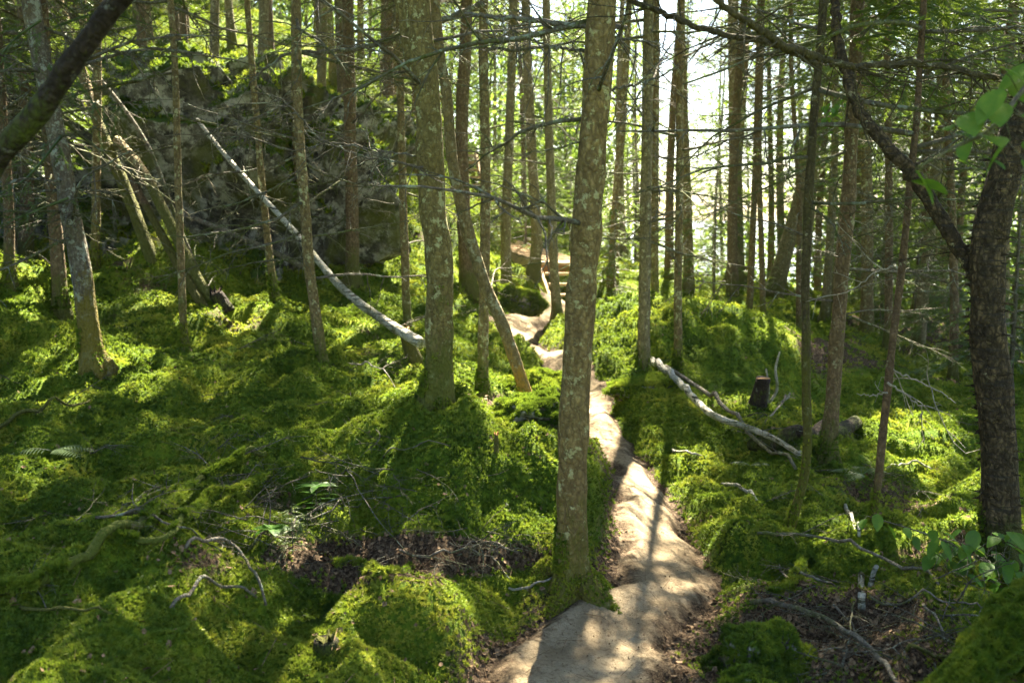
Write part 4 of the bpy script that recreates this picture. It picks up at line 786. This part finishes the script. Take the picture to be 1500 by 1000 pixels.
def moss_on(V, F, count, size, rs, zmin=.25, mat=M_MOSS):
    c, n = vnorm(V, F); a = np.linalg.norm(n, axis=1)+1e-12; nz = n/a[:, None]
    up = nz[:, 2] + .5*fbm(c[:, 0]*6, c[:, 1]*6, c[:, 2]*6, s=8, o=3); w_ = a*(up > zmin)
    i = rs.choice(len(c), count, p=w_/w_.sum()); f = F[i]; u = rs.dirichlet(np.ones(4), count); p = (V[f]*u[..., None]).sum(1)
    return scatter(p, nz[i], size*rs.uniform(.7, 1.3, count), star(11, 1.15, 1., 9), rs)
rs = np.random.default_rng(31)
V, F = lump((2.15, 1.5, 1.75), 21, 150, .30, sq=.5, fr=3.0); cz = P(318, 300, 12.9)
t = thing('boulder', 'huge lichen stained boulder with a steep face and moss on its top', 'rock', (cz[0], 12.9, 1.45)); link('stone', mesh_np('stone', V, F, M_ROCK), t)
mv, mf = moss_on(V, F, 9000, .045, rs, .3); link('moss_cover', mesh_np('moss_cover', mv, mf, M_MOSS, False), t, kind='stuff')
def mrock(px, py, D, r, seed, label, cnt, sink=.3, size=.015):
    p = P(px, py, D); V, F = lump(r, seed, 60, .34, fr=2.1); t = thing('mossy_rock', label, 'rock', (p[0], p[1], gz(p[0], p[1]) + r[2]*(1-2*sink))); link('stone', mesh_np('stone', V, F, M_ROCK), t)
    mv, mf = moss_on(V, F, int(cnt*1.5), size*.85, rs, -.12); link('moss_cover', mesh_np('moss_cover', mv, mf, M_MOSS, False), t, kind='stuff')
mrock(1112, 985, 3.38, (.17, .2, .17), 3, 'steep moss covered rock at the bottom right of the path', 3800, .28, .0135)
mrock(1098, 1010, 3.1, (.12, .1, .07), 4, 'low moss covered rock before the steep mossy one', 1300, .2, .0135)
mrock(770, 655, 5.35, (.22, .16, .12), 5, 'golden moss covered rock on the knoll right of the broad trunk', 2600, .3, .017)
mrock(805, 655, 5.6, (.12, .12, .1), 6, 'rounded green moss lump at the foot of the curved leaning trunk', 1500, .3, .017)
mrock(752, 452, 13.6, (.36, .3, .22), 7, 'round bright moss hump below the boardwalk', 3500, .25, .04)
mrock(555, 300, 15.5, (.5, .4, .3), 8, 'sunlit moss mound on the far slope behind the reddish brown trunk', 2500, .2, .045)
mrock(784, 588, 8.2, (.26, .24, .15), 9, 'dark green moss hump left of the narrow path bend', 3000, .42, .025)
mrock(938, 585, 8.0, (.26, .24, .1), 10, 'moss hump at the foot of the pale grey trunk', 2400, .42, .024)
mrock(470, 345, 13.2, (.45, .4, .3), 12, 'mossy stone at the right end of the big boulder', 2000, .2, .04)
def stump(px, py, D, r, h, label, mat='brown', seed=0, cutm=M_CUT, lean=(0, 0), rag=.0):
    p = P(px, py, D); z = gz(p[0], p[1]); n = 10; zz = np.linspace(-.05, h, n); b = Buf(); q = np.stack([lean[0]*zz, lean[1]*zz, zz], -1); tube(b, q, r*(1+.5*np.exp(-np.clip(zz, 0, 1)/(r*1.5))), 18, .14, seed, 16)
    t = thing('stump', label, 'stump', (p[0], p[1], z)); link('body', b.mesh('body', BARK[mat]), t); b = Buf()
    th = np.linspace(0, 2*np.pi, 18, endpoint=False); ring = np.stack([np.cos(th)*r*.97+lean[0]*h, np.sin(th)*r*.97+lean[1]*h, np.full(18, h+.004)+rag*rng.uniform(-1, 1, 18)], -1); b.add(np.vstack([ring, [[lean[0]*h, lean[1]*h, h+.006]]]), [(i, (i+1) % 18, 18) for i in range(18)]); link('cut_face', b.mesh('cut_face', cutm), t); return t
stump(1107, 628, 7.4, .055, .24, 'small dark sawn stump with an orange cut top among dead roots', 'dark', seed=1, lean=(.12, -.25))
stump(606, 572, 7.4, .045, .22, 'old brown snag leaning behind the broad knoll trunk', 'rust', 2, lean=(-.3, -.1), rag=.03)
stump(727, 716, 4.75, .011, .1, 'tiny splintered orange stub on the knoll face', 'rust', 3, rag=.02)
stump(478, 968, 3.35, .035, .03, 'crumbling brown rotten stub in the sunlit front moss', 'dark', 4, BARK['brown'], rag=.03)
stump(328, 464, 9.0, .055, .13, 'dark hollow rotten stump beside the leaning dead trunks', 'dark', 5, BARK['dark'], lean=(-.5, 0), rag=.1)
# pale dead roots standing by the sawn stump
for k, (pix, lab) in enumerate([([(1122,600),(1126,570),(1122,540)],'short pale dead shoot behind the sawn stump'), ([(1126,592),(1138,570),(1136,540),(1142,515)],'tall pale dead shoot behind the sawn stump'), ([(1130,600),(1150,585),(1158,575)],'slanting pale dead shoot right of the sawn stump')]):
    pole('dead_shoot', lab, 'branch', [(a, b_, 7.6) for a, b_ in pix], 5, 2.5, 'bleached', 400+k)
# ------------------------------------------------------------------ wooden steps and boardwalk
def box(b, c, s, R=None):
    v = np.array([(x, y, z) for x in (-.5, .5) for y in (-.5, .5) for z in (-.5, .5)])*np.array(s); bev = .0
    if R is not None: v = v @ np.array(R).T
    b.add(v + np.array(c), [(0, 1, 3, 2), (4, 6, 7, 5), (0, 4, 5, 1), (2, 3, 7, 6), (0, 2, 6, 4), (1, 5, 7, 3)])
def stairs(label, x0, x1, D0, z0, n, rise, run, skew=0.):
    t = thing('wooden_stairs', label, 'stairs', (0, 0, 0))
    for k in range(n):
        b = Buf(); c = ((x0+x1)/2 + skew*k, D0+run*(k+.5), z0+rise*(k+1)); box(b, c, (x1-x0-.085, run+.02, .045)); link('tread', b.mesh('tread', M_PLANK, False), t)
    for xx in (x0, x1):
        p0 = np.array([xx - skew*.3, D0 - run*.3, z0 - .02]); p1 = np.array([xx + skew*n, D0 + run*n, z0 + rise*n + .04]); d = p1 - p0; L = np.linalg.norm(d)
        R = Matrix.Rotation(math.atan2(-d[0], d[1]), 3, 'Z') @ Matrix.Rotation(math.atan2(d[2], math.hypot(d[0], d[1])), 3, 'X')
        b = Buf(); box(b, (p0+p1)/2, (.05, L, .2), R); link('stringer', b.mesh('stringer', M_PLANK, False), t)
    return t
xa, xb = P(795, 400, 16.1)[0], P(862, 400, 16.1)[0]; zl = P(800, 386, 17.2)[2]
st = stairs('lower flight of open wooden steps rising behind the slim grey trunk', P(812, 430, 16)[0], P(868, 430, 16)[0], 16.0, zl-.80, 5, .16, .26, -.055)
t = thing('boardwalk', 'pale boardwalk of planks climbing left from the landing to the upper steps', 'boardwalk', (0, 0, 0))
pa, pb = np.array([(xa+xb)/2, 17.75, zl]), np.array([P(722, 352, 20)[0], 20.0, P(722, 352, 20)[2]]); dv = pb-pa; L = np.linalg.norm(dv[:2]); ang = math.atan2(dv[1], dv[0]); nb = 22
b = Buf(); box(b, (pa[0], 17.72, zl), (xb-xa+.1, .8, .05)); link('landing', b.mesh('landing', M_PLANK, False), t)
for xx in (xa-.03, xb+.03):
    b = Buf(); box(b, (xx, 17.38, zl-.42), (.09, .09, .8)); link('post', b.mesh('post', M_PLANK_O, False), t)
b = Buf(); box(b, (pa[0], 17.33, zl-.11), (xb-xa+.02, .04, .16)); link('fascia', b.mesh('fascia', M_PLANK_O, False), t)
for k in range(nb):
    f = (k+.5)/nb; c = pa + dv*f; b = Buf(); R = Matrix.Rotation(ang, 3, 'Z'); box(b, (c[0], c[1]+.1, c[2]+.01+.004*(k % 2)), (L/nb*.9, .85, .045), R); link('plank', b.mesh('plank', M_PLANK, False), t)
for s_ in (-.4, .4):
    b = Buf(); R = Matrix.Rotation(ang, 3, 'Z') @ Matrix.Rotation(-math.atan2(dv[2], L), 3, 'Y'); nrm_ = np.array([-math.sin(ang), math.cos(ang), 0]); c = (pa+pb)/2 + nrm_*s_ + np.array([0, .1, -.1]); box(b, c, (L, .05, .14), R); link('beam', b.mesh('beam', M_PLANK, False), t)
x2, x3 = P(688, 330, 20.5)[0], P(738, 330, 20.5)[0]
stairs('middle flight of open wooden steps seen left of the grey trunks', x2, x3, 20.5, pb[2]-.02, 5, .17, .27, -.02)
stairs('upper flight of reddish wooden steps high on the slope', x2-.45, x3-.45, 22.6, pb[2]+1.0, 5, .18, .26, -.05)
# ------------------------------------------------------------------ leafy plants
def leaf(L, W, fold=.18, bend=.25, n=9, serr=.0):
    t = np.linspace(0, 1, n); w_ = W*np.sin(np.pi*t**.8)**.8*(1+serr*np.sin(t*40)); z = -bend*L*t*t
    V = np.concatenate([np.stack([t*L, -w_/2, z + fold*w_/2], -1), np.stack([t*L, 0*t, z], -1), np.stack([t*L, w_/2, z + fold*w_/2], -1)]); F = []
    for i in range(n-1): F += [(i, i+1, n+i+1, n+i), (n+i, n+i+1, 2*n+i+1, 2*n+i)]
    return V, np.array(F)
def put_leaf(name, root, o, az, pitch, L, W, mat=M_BROAD, roll=0., **k):
    V, F = leaf(L, W, **k); R = Matrix.Rotation(az, 3, 'Z') @ Matrix.Rotation(-pitch, 3, 'Y') @ Matrix.Rotation(roll, 3, 'X'); V = V @ np.array(R).T
    return link(name, mesh_np(name, V, F, mat), root, tuple(o))
def plant(name, label, base, stems, mat=M_BROAD):
    """stems: (list of local points, radius, list of (t, az, pitch, length, width))"""
    t = thing(name, label, 'plant', tuple(base))
    for pts_, r, leaves in stems:
        q = catmull(pts_, 6); b = Buf(); tube(b, q, np.linspace(r, r*.5, len(q)), 5); link('stem', b.mesh('stem', BARK['twig']), t)
        for (f, az, pi_, L_, W_) in leaves: put_leaf('leaf', t, q[int(f*(len(q)-1))], az, pi_, L_, W_, mat, roll=rng.uniform(-.3, .3))
    return t
g = P(462, 760, 4.55); g[2] = gz(g[0], g[1])
lv = [(.55+.09*(k//2), (0.15 if k % 2 else math.pi-.2)+rng.uniform(-.5, .3), rng.uniform(-.15, .25), rng.uniform(.10, .14), rng.uniform(.03, .04)) for k in range(12)] + [(1, a, .2, .10, .034) for a in (.6, 1.9, 3.4, 4.7)]
plant('seedling', 'small seedling with pairs of narrow pointed leaves in the centre left hollow', g, [([(0,0,-.02),(.005,0,.13),(.01,-.01,.26)], .003, lv), ([(0,0,.05),(.05,-.02,.1),(.09,-.03,.11)], .002, [(.9, a, .1, .08, .03) for a in (-.4, .3, 1.1, -1.2)])])
g = P(400, 850, 4.0); g[2] = gz(g[0], g[1])
plant('seedling', 'low pale green seedling with rounded leaves near the front moss hump', g, [([(0,0,-.02),(.0,0,.03),(.0,-.0,.06)], .002, [(1, a, .15, .085, .055) for a in (0, .9, 2.0, 3.0, 4.0, 5.2)])])
g = P(955, 590, 7.8)
def frond(root, o, az, L_, n=12):
    t = link('frond', None, root, tuple(o)); b = Buf(); R = np.array(Matrix.Rotation(az, 3, 'Z')); q = np.array([(L_*k, 0, L_*(.5*k-.55*k*k)) for k in np.linspace(0, 1, 10)]) @ R.T; tube(b, q, np.linspace(.0025, .001, 10), 4)
    t2 = b
    for k in range(n):
        f = .15+.83*k/n; o2 = np.array([np.interp(f, np.linspace(0, 1, 10), q[:, i]) for i in range(3)]); l = L_*.34*math.sin(math.pi*(f*.85+.12))
        for s in (-1, 1):
            V, F = leaf(l, L_*.042, .1, .2, 5); V = V @ np.array(Matrix.Rotation(az+s*1.2, 3, 'Z')).T + o2; b.add(V, F)
    t.data = None; bpy.data.objects.remove(t); return link('frond', b.mesh('frond', M_FERN), root, tuple(o))
for lab, px, py, D, azs, L_ in [('pale fern with arching fronds on the shaded left moss slope', 78, 690, 5.0, (.15, 2.7, -.5, 3.6), .22), ('small fern between the hooked trunk and the forked birch stem', 1098, 705, 6.0, (.3, 2.4), .14), ('small light fern in the twigs right of the hooked trunk', 1262, 712, 5.9, (.5, 1.4, 2.6, 3.9), .2)]:
    g = P(px, py, D); g[2] = gz(g[0], g[1]); t = thing('fern', lab, 'plant', tuple(g))
    for a_ in azs: frond(t, (0, 0, .02), a_, L_)
# broad leaved saplings
def pixplant(label, D, stem_pix, leaves, rad=.005, base=None, dd=0.):
    q = [P(a, b_, D+dd*i/max(1, len(stem_pix)-1)) for i, (a, b_) in enumerate(stem_pix)]; c = q[0]; t = thing('leafy_sapling', label, 'plant', tuple(c)); cq = catmull(np.array(q)-c, 8); b = Buf(); tube(b, cq, np.linspace(rad, rad*.4, len(cq)), 6); link('stem', b.mesh('stem', BARK['twig']), t)
    for (a, b_, Lp, Wp, rot) in leaves:
        o = P(a, b_, D + rng.uniform(-.12, .12)) - c; k = D/FPX; i = int(np.argmin(np.linalg.norm(cq-o, axis=1)))
        tw = Buf(); tube(tw, [cq[i], (cq[i]+o)/2+np.array([0, 0, .01]), o], [.0016, .0013, .001], 4, cap=False); link('petiole', tw.mesh('petiole', BARK['twig']), t)
        put_leaf('leaf', t, o, rot if rng.uniform() < .3 else -1.57 + rng.uniform(-1.3, 1.3), rng.uniform(-.9, -.1), Lp*k, Wp*k, roll=rng.uniform(-.5, .5), bend=.2)
rl = lambda: rng.uniform(-.9, .9) + (math.pi if rng.uniform() < .6 else 0)
pixplant('sapling branch with large rounded backlit leaves hanging at the upper right', 2.3, [(1560,60),(1500,130),(1450,190),(1400,215),(1345,245)], [(1340,250,60,46,.2),(1335,265,60,42,.1),(1400,235,30,18,.3),(1500,110,75,52,3.2),(1470,130,60,42,3.3),(1450,150,62,46,3.0),(1420,165,60,40,3.4),(1410,180,50,38,2.8),(1495,170,70,48,3.3),(1480,205,66,34,3.0),(1450,200,52,34,3.6),(1415,205,46,24,3.2),(1500,235,70,42,3.1),(1440,230,50,26,.2),(1500,60,60,44,3.5),(1520,90,70,50,3.1),(1400,195,40,24,2.6),(1465,100,44,34,2.9),(1490,150,50,40,2.2),(1520,200,70,48,2.9)], .007)
low = [(1285,752,28,17,.1),(1266,760,26,15,3.0),(1300,768,25,14,-.4),(1340,785,24,12,3.2),(1325,772,22,12,.5)] + [(rng.uniform(1365, 1500), rng.uniform(775, 870), rng.uniform(22, 40), rng.uniform(14, 24), rl()) for _ in range(80)]
pixplant('low sapling with glossy oval leaves spreading before the birch foot', 4.0, [(1540,900),(1490,850),(1430,815),(1380,790),(1320,770),(1275,757)], low, .006)
pixplant('slim sapling with small yellow green leaves hanging behind the sturdy brown trunk', 8.0, [(1262,100),(1240,130),(1225,160),(1212,190)], [(rng.uniform(1202, 1250), rng.uniform(140, 200), rng.uniform(10, 18), rng.uniform(7, 11), rl()) for _ in range(34)], .005)

# ------------------------------------------------------------------ the damp bright air between the trunks
m, nt, out = newmat('haze'); pv = N(nt, "ShaderNodeVolumePrincipled"); pv.inputs['Color'].default_value = (.95, .97, .85, 1); pv.inputs['Density'].default_value = .0003; pv.inputs['Anisotropy'].default_value = .45; nt.links.new(pv.outputs[0], out.inputs['Volume'])
b = Buf(); box(b, (0, 24, 3.5), (170, 100, 34)); link('haze', b.mesh('haze', m, False), kind='stuff', label='pale luminous air between the trunks')
cy.volume_bounces = 1; cy.volume_max_steps = 64
